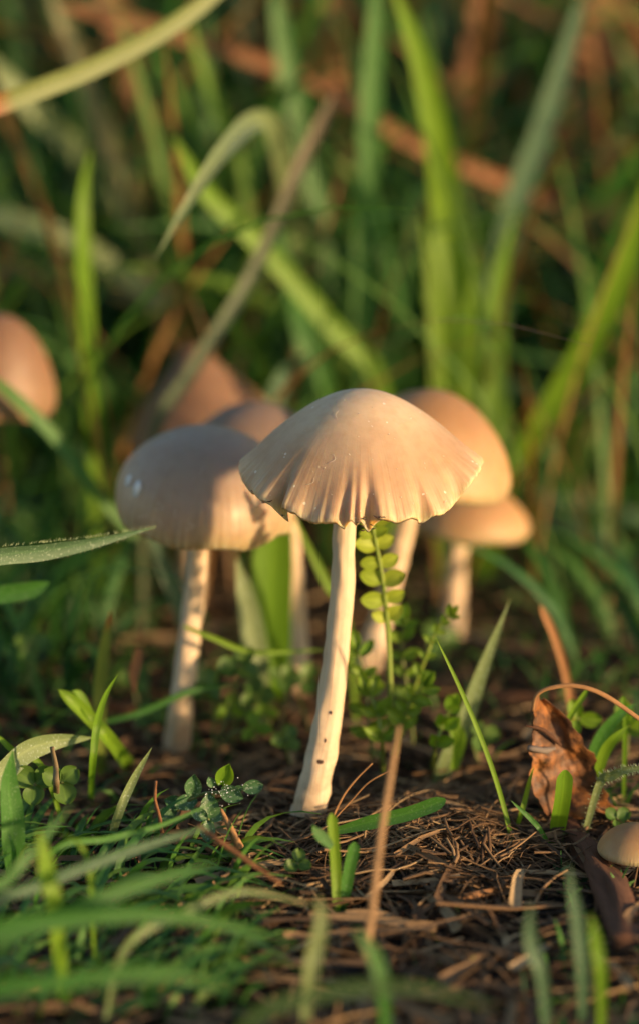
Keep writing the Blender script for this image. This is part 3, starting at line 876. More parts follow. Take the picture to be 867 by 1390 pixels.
B('slender pointed leaf at the side edge above the hairy arching blade', [(808, 1055, -0.2), (820, 1020, -0.3), (835, 1000, -0.4), (853, 985, -0.4)], 16, 'bright', roll=15, group=LOW, root=True)
B('upright green leaf at the side edge by the arched straw', [(800, 1040, 0.3), (815, 1000, 0.2), (840, 970, 0.1), (862, 955, 0.1)], 18, 'green', roll=15, group=LOW, root=True, rnd=1)
B('stub of a green blade behind the dead leaf at the side edge', [(848, 985, 0.2), (847, 970, 0.2), (846, 955, 0.2), (845, 945, 0.2)], 8, 'bright', group=LOW, root=True, blunt=True)
B('thin crossed blade at the edge of the straw mound', [(705, 1110, -1.2), (712, 1085, -1.2), (718, 1060, -1.2), (724, 1040, -1.2)], 7, 'bright', group=LOW, root=True)
B('thin leaning blade crossing the mound by the dead leaf', [(735, 1130, -1.8), (720, 1112, -1.8), (705, 1098, -1.8), (692, 1086, -1.8)], 7, 'green', group=LOW, root=True, rnd=1)
B('bright blade upright at the side edge, left of the hairy blade', [(18, 1160, -3.2), (16, 1110, -3.2), (12, 1060, -3.2), (18, 1018, -3.2)], 34, 'green', roll=20, group=LOW, root=True, rnd=1)
B('thin bright blade pointing out of the corner leaves', [(60, 1045, -1.2), (20, 1020, -1.2), (0, 1002, -1.2), (-30, 980, -1.2)], 9, 'bright', group=LOW, root=True)
# out of focus in front
for lb, pts, w, m, rl in (
    ('long blurred green blade sweeping low across the near corner', [(-80, 1310, -9.5), (60, 1250, -9.2), (180, 1205, -8.8), (300, 1170, -8.2)], 46, 'green', 10),
    ('blurred green blade crossing beneath the sweeping near blade', [(-60, 1290, -10), (120, 1245, -9.8), (260, 1245, -9.5), (410, 1285, -9)], 44, 'green', 20),
    ('bluish blurred blade lying above the sweeping near blade', [(-60, 1255, -7.5), (70, 1195, -7), (190, 1150, -6.5), (300, 1118, -6)], 30, 'teal', 20),
    ('green blade pointing at the dewy sprig from the near corner', [(70, 1160, -5), (150, 1138, -4.6), (220, 1120, -4.2), (300, 1085, -3.8)], 16, 'green', 10),
    ('pale broad blurred leaf upright in the near corner', [(75, 1240, -8), (65, 1195, -8), (60, 1160, -8), (52, 1125, -8)], 46, 'bright', 20),
    ('curved bright blade looping in the near corner', [(125, 1230, -6.5), (122, 1180, -6.5), (108, 1145, -6.5), (75, 1128, -6.3)], 13, 'bright', 10),
    ('blurred green blade leaning out of the near corner', [(-30, 1240, -8.5), (15, 1190, -8.3), (50, 1150, -8), (100, 1090, -7.5)], 26, 'green', 15),
    ('pale blurred blade lying level towards the bottom straw', [(170, 1290, -8.5), (250, 1240, -8), (330, 1210, -7.6), (430, 1230, -7.2)], 20, 'pale', 15),
    ('round-tipped blurred blade at the bottom by the long straw', [(420, 1330, -9), (428, 1290, -9), (436, 1250, -9), (432, 1215, -9)], 40, 'pale', 10),
    ('pale blurred blade upright at the bottom by the bark strip', [(790, 1330, -8.5), (785, 1270, -8.5), (778, 1220, -8.5), (770, 1172, -8.5)], 34, 'teal', 10),
    ('bluish blurred blade at the bottom under the straw mound', [(735, 1330, -9), (722, 1290, -9), (718, 1260, -9), (720, 1225, -9)], 34, 'teal', 10),
    ('short blurred bright blade at the bottom corner', [(815, 1330, -9), (810, 1290, -9), (806, 1265, -9), (800, 1240, -9)], 30, 'bright', 10),
    ('blurred green blade at the very bottom near the long straw foot', [(520, 1350, -10), (512, 1310, -10), (500, 1285, -10), (480, 1260, -10)], 36, 'green', 10),
    ('blurred low blade along the bottom edge of the near corner', [(-50, 1370, -12), (100, 1330, -12), (230, 1320, -11.8), (330, 1345, -11.5)], 46, 'green', 20),
    ('dim blurred blade lying along the bottom edge', [(330, 1400, -12), (430, 1350, -12), (560, 1340, -12), (680, 1370, -12)], 36, 'dark', 20),
):
    B(lb, pts, w * 0.56, m, roll=rl, group=FRONT, root=True, tip=2.2)

# ------------------------------------------------------------------ vetch, clover and other small leaves
def leaflet_mesh(name, L, W, mat, cup=0.25, notch=0.0):
    b = MB()
    rows = []
    for i in range(9):
        v = i / 8
        w = W * 0.5 * (math.sin(math.pi * min(1, v * 0.93 + 0.045)) ** 0.62)
        rows.append([Vector((u * w, v * L - (notch * L * (1 - abs(u)) if i == 8 else 0), cup * W * (u * u) + 0.10 * L * math.sin(v * 2.6) - 0.02)) for u in (-1, -.6, -.2, .2, .6, 1)])
    b.grid(rows)
    ob = b.build(name, mat)
    me = ob.data
    bpy.data.objects.remove(ob)
    return me
LM = {
    'vetch': leaflet_mesh('leaflet', 0.40, 0.30, M_VETCH, cup=0.14),
    'vetch2': leaflet_mesh('leaflet', 0.34, 0.19, M_VETCH2, cup=0.5),
    'dewy': leaflet_mesh('leaflet', 0.42, 0.30, M_DEWY),
    'lime': leaflet_mesh('leaflet', 0.44, 0.32, LEAF['bright']),
    'clover': leaflet_mesh('leaflet', 0.40, 0.40, M_CLOVER, notch=0.12),
}
def leaflet(kind, root, p, d, nrm, scale=1.0):
    """One leaflet at p (cm), growing along d, its face towards nrm."""
    d = d.normalized()
    x = d.cross(nrm).normalized()
    z = x.cross(d)
    o = bpy.data.objects.new('leaflet', LM[kind])
    col.objects.link(o)
    o.parent = root
    m = Matrix((x, d, z)).transposed().to_4x4()
    m = Matrix.Translation(Vector(p) * S - root.location) @ m @ Matrix.Scale(scale, 4)
    o.matrix_local = m
    return o

VIEW = (CAM - Vector((0, 0, 5))).normalized()
def vetch(label, pts, npairs, t0, t1, kind, size, mat_stalk, rad=0.035, ang=60, seed=1, group=None, top=True, cat='vetch'):
    P = [G(p[0], p[1]) - Vector((0, 0, 0.1)) if p[2] is None else PY(*p) for p in pts]
    root = empty('vetch_sprig', P[0])
    tag(root, label, cat, group)
    path = catmull(P, 40)
    b = MB()
    b.tube(path, [rad * 1.2, rad, rad * 0.6], 7)
    b.build('stalk', mat_stalk, root, P[0])
    rng = random.Random(seed)
    for i in range(npairs):
        f = t0 + (t1 - t0) * i / max(1, npairs - 1)
        j = min(int(f * 40), 39)
        p = path[j]
        t = (path[j + 1] - path[j]).normalized()
        side = t.cross(VIEW).normalized()
        for s in (-1, 1):
            a = R(ang + rng.uniform(-20, 14))
            d = t * math.cos(a) + side * s * math.sin(a) + VIEW * rng.uniform(-.15, .25)
            nr = (VIEW + Vector((rng.uniform(-.1, .5), 0, rng.uniform(-.25, .25)))).normalized()
            leaflet(kind, root, p + t * rng.uniform(-.04, .04), d, nr, size * rng.uniform(.72, 1.15) * (1 - 0.25 * (i / npairs)))
    if top:
        leaflet(kind, root, path[-1], (path[-1] - path[-3]), VIEW, size * 0.8)
    return root

SPR = 'vetch sprigs by the curved stem'
vetch('upright yellow-green vetch sprig with paired round leaflets under the ruffled cap', [(529, 990, 1.2), (529, 930, 1.2), (526, 860, 1.2), (519, 790, 1.1), (508, 730, 1.0), (500, 690, 0.9)], 8, 0.47, 0.98, 'vetch', 0.98, M_STALK, 0.045, 72, 3, SPR)
vetch('curly-topped green sprig leaning away from the upright vetch', [(545, 1000, 1.7), (560, 940, 1.7), (578, 890, 1.6), (592, 855, 1.6), (612, 832, 1.5)], 7, 0.25, 0.97, 'vetch2', 0.75, M_STALK, 0.03, 50, 4, SPR)
vetch('leafy sprig with arching leaves at the foot of the upright vetch', [(535, 1025, 0.8), (545, 985, 0.8), (556, 955, 0.8), (575, 930, 0.7)], 4, 0.3, 0.95, 'vetch2', 1.25, M_STALK, 0.04, 55, 5, SPR)
vetch('shaded sprig growing against the curved stem', [(505, 1030, 1.6), (500, 980, 1.6), (495, 930, 1.7), (485, 880, 1.8)], 5, 0.25, 0.95, 'vetch2', 1.2, M_STALK2, 0.03, 60, 6, SPR)
vetch('low sprig behind the upright vetch stalk', [(560, 1010, 2.6), (555, 950, 2.6), (545, 890, 2.6), (548, 840, 2.6)], 6, 0.25, 0.95, 'vetch2', 1.1, M_STALK2, 0.03, 60, 7, SPR)
vetch('small leafy shoot between the upright vetch and the pale blade', [(585, 1050, None), (590, 1015, 0.9), (600, 985, 0.9), (612, 960, 0.9)], 3, 0.4, 0.95, 'lime', 0.8, M_STALK, 0.035, 45, 8, SPR)
vetch('short shoot with a few leaves right behind the curved stem', [(520, 1060, None), (518, 1010, 0.9), (512, 970, 0.9), (500, 940, 1.0)], 3, 0.4, 0.95, 'vetch2', 1.3, M_STALK, 0.035, 50, 9, SPR)
# dew-covered sprig near the lens
r_ = vetch('dewy blue-green sprig with one lit lime leaf in front of the domed mushroom', [(225, 1110, None), (248, 1092, -1.5), (275, 1078, -1.6), (300, 1075, -1.7), (330, 1070, -1.7)], 0, 0.3, 0.9, 'dewy', 1, M_STALK2, 0.03, 50, 10)
for px, py, y, dx, dz, kind, s in ((262, 1080, -1.6, 0.1, 1, 'dewy', 0.95), (284, 1078, -1.7, 0.05, -1, 'dewy', 1.05), (300, 1072, -1.75, 0.5, -0.15, 'dewy', 0.95), (301, 1066, -1.7, 0.35, 1, 'lime', 0.95),
                            (268, 1085, -1.6, -1, -0.2, 'dewy', 0.9), (250, 1092, -1.5, -0.9, 0.3, 'dewy', 0.8), (290, 1068, -1.7, -0.3, 0.8, 'dewy', 0.5), (240, 1100, -1.5, -1, -.3, 'dewy', 0.8), (318, 1072, -1.7, .9, .3, 'dewy', 0.4)):
    leaflet(kind, r_, PY(px, py, y), Vector((dx, -0.15, dz)), VIEW, s)
dw = MB()
rng = random.Random(77)
for i in range(46):
    p = PY(rng.gauss(302, 14), rng.gauss(1076, 9), -1.85)
    rr = rng.uniform(0.005, 0.012)
    dw.grid([[p + Vector((math.cos(2 * math.pi * j / 6) * math.sin(th), math.sin(2 * math.pi * j / 6) * math.sin(th), math.cos(th))) * rr for j in range(6)] for th in (0.05, .8, 1.57, 2.3, 3.1)], wrap=True)
o = dw.build('dew', M_DEW, r_, P0 if False else PY(300, 1075, -1.7))
o['kind'] = 'stuff'

def clover(label, foot, head, kind='clover', size=1.0, rad=0.022, seed=0, group=None, up=None):
    P0 = G(foot[0], foot[1]) if foot[2] is None else PY(*foot)
    P1 = PY(*head)
    root = empty('clover', P0)
    tag(root, label, 'clover', group)
    mid = (P0 + P1) / 2 + Vector((0.12 * math.sin(seed * 2.3), 0.05, 0.05))
    b = MB()
    b.tube(catmull([P0 - Vector((0, 0, .1)), mid, P1], 14), [rad * 1.2, rad], 6)
    b.build('stalk', M_STALK2, root, P0)
    rng = random.Random(seed)
    a0 = rng.uniform(0, 6.28)
    nr = (Vector((rng.uniform(-.4, .4), -0.75, 0.7)) if up is None else up).normalized()
    x = nr.orthogonal().normalized()
    y = nr.cross(x)
    for i in range(3):
        a = a0 + i * 2.094 + rng.uniform(-.15, .15)
        d = x * math.cos(a) + y * math.sin(a) + nr * rng.uniform(0.0, .25)
        leaflet(kind, root, P1 + d * 0.02, d, nr, size * rng.uniform(.85, 1.1))
    return root
CL = 'clovers in the grass'
clover('clover standing tallest between the two front stems', (292, 1010, 3.0), (326, 905, 2.9), size=0.95, seed=3, group=CL)
clover('clover with its leaves touching the domed mushroom stem', (290, 1015, 3.2), (284, 935, 3.0), size=0.9, seed=4, group=CL)
clover('clover under the tallest clover, near the soil', (300, 1010, 2.8), (345, 990, 2.6), 'lime', size=0.7, seed=5, group=CL)
clover('shaded clover close to the curved stem', (375, 1000, 3.6), (382, 920, 3.5), size=0.8, seed=6, group=CL)
clover('dim clover half way between the two front stems', (345, 1000, 3.6), (350, 945, 3.4), size=0.9, seed=7, group=CL)
clover('low dim clover at the foot of the curved stem', (395, 1030, 2.2), (388, 1005, 2.0), size=0.8, seed=8, group=CL)
clover('round-leaved clover flat on the soil below the pale arching blade', (52, 1075, None), (48, 1065, -1.6), size=0.9, seed=9, group=CL, up=Vector((0, -.9, .5)))
clover('round-leaved clover beside the fuzzy upright stalk', (86, 1075, None), (84, 1062, -1.6), size=0.95, seed=12, group=CL, up=Vector((.2, -.95, .4)))
clover('small clover beneath the dewy sprig', (285, 1135, None), (283, 1112, -2.3), 'dewy', size=0.8, seed=11, group=CL, up=Vector((0, -1, .3)))
clover('small clover beside the pale long straw foot', (405, 1195, None), (404, 1172, -3.6), 'clover', size=0.6, seed=13, group=CL)
clover('small clover in the straw by the tiny mushroom', (840, 1128, -1.0), (836, 1112, -1.0), 'clover', size=0.6, seed=14, group=CL)
clover('sunlit clover at the side edge behind the dead leaf', (850, 1020, 1.5), (852, 985, 1.4), 'lime', size=1.1, seed=15, group=CL)
clover('yellowish round clover behind the dead leaf', (785, 1010, 1.2), (785, 975, 1.1), 'lime', size=0.9, seed=16, group=CL, up=Vector((0, -1, .2)))
clover('clover at the foot of the domed mushroom under the hairy blade', (190, 960, 5), (185, 925, 5), 'clover', size=0.8, seed=18, group=CL)

clover('clover just behind the curved stem, left of it', (420, 985, 4.2), (412, 925, 4.0), size=0.9, seed=21, group=CL)
clover('pair-mate clover below the broad translucent blade', (365, 985, 4.4), (362, 965, 4.2), 'lime', size=0.7, seed=22, group=CL)
clover('lit clover low beneath the thin level blade', (318, 1000, 3.8), (312, 962, 3.6), 'lime', size=0.75, seed=23, group=CL)
clover('clover at the foot of the pale blue-green blade', (650, 1030, 2.4), (652, 1000, 2.2), size=0.8, seed=24, group=CL)
clover('dim clover under the small tan mushroom', (600, 900, 8.0), (596, 872, 8.0), size=1.0, seed=25, group=CL)
clover('clover at the side edge below the short blunt leaf tip', (40, 930, 5.0), (44, 880, 5.0), size=1.0, seed=26, group=CL)
clover('dim clover left of the domed mushroom stem', (205, 1000, 4.0), (200, 972, 4.0), size=0.8, seed=27, group=CL)
# ------------------------------------------------------------------ dry things one can pick out
def stick(label, pts, wpx, name='straw', cat='straw', mat=None, rnd=0.6, taper=(1, 1, 0.7), sides=9, flat=0.7, rough=0.25, group='loose straws and twigs', n=24, lying=False):
    P = [G(p[0], p[1]) + Vector((0, 0, 0.10 if lying else 0.02)) if p[2] is None or lying else PY(*p) for p in pts]
    hw = wpx * 0.5 * sum(cm_per_px(p) for p in P) / len(P)
    b = MB()
    b.tube(catmull(P, n), [hw * t for t in taper], sides, rnd, flat, rough)
    o = b.build(name, mat or M_TWIG, None, P[0])
    return tag(o, label, cat, group)
stick('broken hollow twig lying among the clovers, lit on its upper side', [(100, 1128, -2.6), (125, 1103, -2.4), (150, 1078, -2.2), (181, 1050, -2.0)], 17, 'twig', 'twig', rnd=0.65, taper=(0.7, 0.9, 1.0, 0.9, 0.5), lying=True)
stick('long pinkish straw standing upright and blurred near the camera', [(494, 1300, -7.5), (505, 1230, -7.2), (517, 1130, -6.6), (530, 1050, -6.2), (541, 985, -6.0)], 13, mat=M_STRAW, rnd=0.72, taper=(1.3, 1, .9, .8, .5))
stick('bent rusty rootlet with an elbow below the dewy sprig', [(330, 1083, -2.0), (338, 1120, -2.4), (352, 1140, -2.8), (378, 1160, -3.0), (395, 1170, -3.2)], 6, rnd=0.5, lying=True)
stick('splintered pale stub standing below the dewy sprig', [(325, 1150, -2.8), (318, 1135, -2.8), (310, 1118, -2.7), (300, 1098, -2.6)], 15, 'twig', 'twig', rnd=1.0, taper=(1.2, 1, .8, .35))
stick('blurred brown straw slanting across the near litter', [(268, 1120, -5.0), (310, 1150, -5.2), (345, 1175, -5.4), (380, 1200, -5.6)], 10, rnd=0.5)
stick('short straw stub slanting under the blurred brown straw', [(272, 1152, -5), (295, 1170, -5.1), (328, 1195, -5.2)], 9, rnd=0.7, taper=(1.1, 1, .9), lying=True)
stick('thin straw arching over the dead leaf', [(722, 965, -1.2), (727, 945, -1.2), (745, 934, -1.2), (780, 931, -1.2), (820, 944, -1.2), (880, 985, -1.2)], 6, rnd=0.9, taper=(0.8, 1, 1, 1.2))
stick('dark stick lying on the straw mound', [(490, 1045, 0.2), (560, 1060, -0.4), (620, 1085, -0.8), (680, 1140, -1.4), (720, 1175, -1.8)], 11, 'twig', 'twig', rnd=0.25, lying=True)
stick('brown stick lying level below the straw mound', [(552, 1175, -4.4), (590, 1183, -4.5), (640, 1190, -4.6), (700, 1193, -4.8)], 14, 'twig', 'twig', rnd=0.4, lying=True)
stick('tan splinter near the bottom under the brown stick', [(570, 1242, -6.4), (610, 1232, -6.3), (650, 1222, -6.2), (690, 1212, -6.2)], 17, 'twig', 'twig', rnd=0.75, taper=(.8, 1, 1, .6), lying=True)
stick('short tan splinter leaning across the long pinkish straw foot', [(445, 1255, -8), (470, 1252, -8), (500, 1252, -8), (525, 1255, -8)], 18, 'twig', 'twig', rnd=1.0, lying=True)
stick('thin straw leaning over the near litter beside the long pinkish straw', [(480, 1228, -6), (520, 1215, -5.8), (575, 1195, -5.6)], 7, rnd=0.7, lying=True)
stick('fuzzy olive stalk standing by the round clovers', [(78, 1100, None), (77, 1070, -2.0), (76, 1040, -2.0), (71, 1014, -2.0)], 9, 'stalk', 'stalk', mat=M_FUZZ)
stick('reddish thin straw standing by the slim bluish blade', [(220, 1130, -2.6), (216, 1105, -2.6), (211, 1085, -2.6), (212, 1060, -2.6)], 7, rnd=0.45)
stick('olive stem lying under the pale arching blade', [(15, 1062, -1.2), (45, 1075, -1.4), (75, 1090, -1.6), (105, 1110, -1.9)], 9, 'stalk', 'stalk', mat=M_FUZZ, lying=True)
stick('olive stem lying along the side edge beneath the clovers', [(20, 1090, -2.0), (50, 1095, -2.1), (85, 1108, -2.3), (120, 1120, -2.4)], 9, 'stalk', 'stalk', mat=M_FUZZ, lying=True)
stick('dark root crossing behind the curved stem foot', [(250, 1105, -1.2), (310, 1100, -0.9), (370, 1092, -0.8), (440, 1080, -0.7), (480, 1070, -0.6)], 9, 'twig', 'twig', rnd=0.35, lying=True)
stick('long brown stick lying behind the shoot and domed mushroom', [(-60, 800, 8), (60, 815, 8), (150, 840, 7.5), (230, 880, 7)], 26, 'twig', 'twig', rnd=0.3, rough=0.4, lying=True)
stick('brown branch lying flat behind the stout shoot', [(-80, 985, 3.2), (40, 968, 3.4), (130, 965, 3.8), (230, 975, 4.2)], 34, 'twig', 'twig', rnd=0.2, rough=0.4, lying=True)
stick('brown branch lying flat behind the dead leaf', [(560, 940, 4.6), (660, 955, 4.2), (760, 958, 4.2), (900, 950, 4.4)], 36, 'twig', 'twig', rnd=0.2, rough=0.4, lying=True)
stick('thin wiry straw curling beside the dead leaf foot', [(790, 1130, -2), (810, 1135, -2), (835, 1140, -2), (850, 1132, -2)], 5, rnd=0.6, lying=True)
for lb, pts in (('fine hair-like straw rising beside the long pinkish straw', [(455, 1110, -2.6), (478, 1085, -2.6), (500, 1062, -2.7), (530, 1045, -2.7)]),
                ('fine hair-like straw forked from its twin over the cut blade', [(452, 1108, -2.6), (466, 1080, -2.6), (483, 1058, -2.6), (505, 1036, -2.6)])):
    stick(lb, pts, 3.5, rnd=0.9)

# dead curled leaf
def dead_leaf():
    L = [(726, 945), (719, 985), (718, 1030), (724, 1075), (738, 1112)]
    Mi = [(733, 948), (750, 985), (762, 1025), (768, 1070), (764, 1112)]
    Rt = [(740, 950), (774, 988), (800, 1022), (814, 1060), (829, 1104)]
    yl, ym, yr = -0.95, -0.5, -0.62
    n = 28
    pl = catmull([PY(a, b, yl) for a, b in L], n)
    pm = catmull([PY(a, b, ym) for a, b in Mi], n)
    pr = catmull([PY(a, b, yr) for a, b in Rt], n)
    base = PY(748, 1118, -0.2)
    root_p = Vector((base.x, base.y, ground_z(base.x, base.y)))
    rows_f, rows_b = [], []
    for i in range(n + 1):
        rf = []
        for j in range(21):
            u = j / 20
            q = pl[i] * (1 - u) * (1 - 2 * u) + pm[i] * 4 * u * (1 - u) + pr[i] * u * (2 * u - 1) if False else (pl[i].lerp(pm[i], u * 2) if u < 0.5 else pm[i].lerp(pr[i], u * 2 - 1))
            e = 0.16 * fbm(q.x * 2.2, q.z * 2.2, 2.0) + 0.05 * fbm(q.x * 6, q.z * 6, 4.0)
            q = q + Vector((0.05 * fbm(q.z * 4, u * 3, 8.0) + (0.09 * fbm(q.z * 5, 3.0, 5.5) if j in (0, 20) else 0), e, 0.06 * fbm(q.x * 5, u * 4, 1.0) * (1 if i in (0, n) else .3)))
            rf.append(q)
        rows_f.append(rf)
        rows_b.append([p + Vector((0.0, 0.045, 0.0)) for p in rf])
    b = MB()
    b.grid(rows_f)
    b.grid([list(reversed(r)) for r in rows_b])
    for a, c in ((rows_f[0], rows_b[0]), (rows_f[-1], rows_b[-1]), ([r[0] for r in rows_f], [r[0] for r in rows_b]), ([r[-1] for r in rows_f], [r[-1] for r in rows_b])):
        b.grid([a, c])
    o = empty('dead_leaf', root_p)
    tag(o, 'curled rust-orange dead leaf standing upright at the side of the straw mound', 'dead leaf')
    b.build('leaf_blade', M_DEADLEAF, o, root_p)
    v = MB()
    v.tube(catmull([PY(716, 1015, -1.02), PY(730, 1018, -0.95), PY(742, 1018, -0.82), PY(752, 1016, -0.72)], 8), [0.04, 0.06, 0.06, 0.03], 7, rough=.5)
    v.build('leaf_scar', plain('grey_scar', (0.15, 0.12, 0.105), 0.9), o, root_p)
    v = MB()
    v.tube(catmull([PY(712, 985, -1.0), PY(735, 990, -0.85), PY(750, 1002, -0.72), PY(760, 1012, -0.65)], 8), [0.02, 0.035, 0.04, 0.03], 6, rough=.5)
    v.build('rootlet', M_BARK, o, root_p)
dead_leaf()

# bark strip running down to the corner
b = MB()
P = [G(768, 1122) + Vector((0, 0, .15)), G(800, 1175) + Vector((0, 0, .2)), G(830, 1225) + Vector((0, 0, .2)), G(860, 1300) + Vector((0, 0, .15))]
path = catmull(P, 30)
b.tube(path, [0.18, 0.30, 0.34, 0.30], 16, 0.7, 0.45, 0.6)
tag(b.build('bark_strip', M_BARK, None, P[0]), 'dark reddish bark strip running from the dead leaf to the bottom corner', 'bark')
# dry leaf tip hanging beside the domed mushroom
B('tiny dry brown leaf tip hanging behind the upright rust-tipped blade', [(190, 880, 2.2), (186, 900, 2.2), (182, 920, 2.2), (184, 942, 2.2)], 15, 'rust', name='dry_leaf', cat='dry leaf', base_w=0.8)

# ------------------------------------------------------------------ uncountable stuff: litter, crumbs, meadow grass
def make_litter():
    rng = random.Random(21)
    b = MB()
    def strand(p, ang, L, r, rnd, lift=0.0, bend=0.3, seg=4, sides=4):
        d = Vector((math.cos(ang), math.sin(ang), 0))
        s = Vector((-d.y, d.x, 0))
        bd = rng.uniform(-bend, bend)
        pts = []
        tz = rng.uniform(-.22, .22)
        for i in range(seg + 1):
            f = i / seg - 0.5
            q = p + d * (f * L) + s * (bd * L * (f * f * 2)) + Vector((0, 0, 0))
            q.z = ground_z(q.x, q.y) + lift + tz * f * L + rng.uniform(-.015, .02)
            pts.append(q)
        b.tube(pts, [r, r * rng.uniform(.7, 1.1), r * .6], sides, rnd, 0.7, 0.0, cap=False)
    # general carpet, denser close by
    for i in range(7200):
        y = -14 + 40 * rng.random() ** 1.25
        half = (y + 46) * 0.15 + 2
        x = rng.uniform(-half, half)
        near = y < 4
        L = rng.lognormvariate(0.1, 0.5) * (0.9 if near else 1.3)
        r = rng.choice((0.012, 0.016, 0.022, 0.03, 0.045)) * (1 if near else 1.5)
        shade = rng.betavariate(1.1, 2.6)
        strand(Vector((x, y, 0)), rng.uniform(0, math.pi), L, r, shade, rng.uniform(0.0, .22))
    for cx_, cy_ in ((-0.2, G(414, 1118).y), (-2.3, 3.2)):            # debris drawn up round the front stems
        for i in range(60):
            strand(Vector((cx_ + rng.gauss(0, .9), cy_ + rng.gauss(-.2, .5), 0)), rng.uniform(0, 3.14), rng.uniform(.3, 1.5), rng.choice((0.01, 0.016, 0.025, 0.035)), rng.betavariate(1.6, 2), rng.uniform(.02, .25), 0.4, 5)
    gb, gl = G(414, 1118), G(239, 1026)
    for i in range(80):                                     # pieces lying right against the feet of the stems
        c_ = gb if i < 46 else gl
        p = Vector((c_.x + rng.gauss(0, .34), c_.y - rng.uniform(.2, .55), 0))
        p.z = ground_z(p.x, p.y) + rng.uniform(-.05, .18)
        d = Vector((rng.gauss(0, 1), rng.gauss(0, .5), rng.gauss(.1, .38))).normalized() * rng.uniform(.2, .65)
        k1 = Vector((rng.uniform(-.08, .08), rng.uniform(-.08, .03), rng.uniform(-.05, .1)))
        b.tube(catmull([p - d, p + k1, p + d], 6), [rng.choice((0.008, 0.012, 0.02, 0.03, 0.045)), .012], 5, rng.betavariate(2.0, 1.6), 0.7, .2, cap=False)
    # tangle on the mound
    for i in range(1500):
        a = rng.gauss(0, 1); c = rng.gauss(0, 1)
        x = 1.7 + a * 1.3; y = -1.3 + c * 1.1
        strand(Vector((x, y, 0)), rng.gauss(0.35, 0.95), rng.uniform(.5, 2.0), rng.choice((0.006, 0.010, 0.016, 0.024, 0.034)), rng.betavariate(2.2, 2.2), rng.uniform(0.03, .34), 0.6, 6)
    # broken flat straws, paler
    for i in range(2400):
        y = -11 + 26 * rng.random() ** 1.2
        half = (y + 46) * 0.13 + 1
        x = rng.uniform(-half, half)
        L = rng.uniform(.35, 2.2)
        ang = rng.uniform(0, math.pi)
        d = Vector((math.cos(ang), math.sin(ang), rng.uniform(-.12, .12)))
        p = Vector((x, y, ground_z(x, y) + rng.uniform(.04, .3)))
        k1 = Vector((rng.uniform(-.1, .1), rng.uniform(-.1, .1), rng.uniform(-.03, .08))) * L
        pts = catmull([p - d * L * .5, p + k1, p + d * L * .5], 5)
        wd = Vector((-d.y, d.x, rng.uniform(-.8, .8)))
        w0 = rng.choice((.015, .025, .035, .05, .075, .1))
        b.ribbon(pts, lambda v: w0 * (1 - .5 * v), wd, rng.uniform(.2, .8), rng.betavariate(2.0, 1.3), 3)
    o = b.build('straw_litter', M_STRAW)
    tag(o, 'brown tangled dead straw and rootlets covering the soil', 'straw litter', kind='stuff')
    # combed bundle of fibres sweeping up the mound
    f = MB()
    for i in range(130):
        s = rng.gauss(0, 1.5)
        o_ = rng.uniform(-.25, .25)
        lf = rng.uniform(.03, .36)
        pts = [G(a_ + rng.gauss(0, 12), b_ + s * c_ + rng.gauss(0, 7)) + Vector((0, 0, lf * h_)) for a_, b_, c_, h_ in ((400, 1222, 16, .4), (470, 1182, 14, .7), (540, 1130, 12, 1), (600, 1100, 10, 1.15), (650, 1096, 12, .9), (705, 1122, 14, .4))]
        k0 = rng.uniform(0, .7); k1 = min(1, k0 + rng.uniform(.2, .5))
        path = catmull(pts, 22)
        path = path[int(k0 * 22):int(k1 * 22) + 1]
        w0 = rng.gauss(0, .12); path = [q + Vector((0, 0, w0 * math.sin(i_ * .4 + s))) * .5 for i_, q in enumerate(path)]
        if len(path) < 4:
            continue
        f.tube(path, rng.choice((0.006, 0.009, 0.013, 0.022, 0.03)), 4, rng.betavariate(2.5, 1.8), 0.8, 0, cap=False)
    tag(f.build('dry_fibres', M_STRAW), 'combed bundle of dry fibres sweeping over the straw mound', 'dry fibres', kind='stuff')
    # soil crumbs
    c = MB()
    for i in range(2600):
        y = -12 + 24 * rng.random()
        half = (y + 46) * 0.14 + 1
        x = rng.uniform(-half, half)
        r = rng.choice((0.02, 0.03, 0.045, 0.07)) * rng.uniform(.7, 1.3)
        p = Vector((x, y, ground_z(x, y) + rng.uniform(0, .12)))
        ph = rng.uniform(0, 6)
        c.grid([[p + Vector((math.cos(1.0472 * j + ph) * math.sin(th), math.sin(1.0472 * j + ph) * math.sin(th), math.cos(th) * .8)) * (r * rng.uniform(.7, 1.25)) for j in range(6)] for th in (0.1, 1.1, 2.0, 3.0)], wrap=True, rnd=rng.uniform(0, .5))
    tag(c.build('soil_crumbs', M_BARK, smooth=False), 'crumbs of dark earth and bark between the straws', 'crumbs', kind='stuff')
make_litter()

def add_blade(b, rng, p, h, w, lean, az, rnd, droop=0.4, seg=7):
    d = Vector((math.cos(az), math.sin(az), 0))
    pts = []
    for i in range(seg + 1):
        f = i / seg
        pts.append(p + d * (lean * h * f * f + 0.08 * h * f) + Vector((0, 0, h * (f - droop * lean * f * f * f))))
    fa = rng.uniform(0, math.pi)
    wd = Vector((math.cos(fa), math.sin(fa), 0.15))
    b.ribbon(pts, lambda v: w * (0.6 + min(.4, v)) * (1 - max(0, (v - .3) / .7) ** 2.2) + 0.004, wd, 0.35, rnd, 3)
    return pts

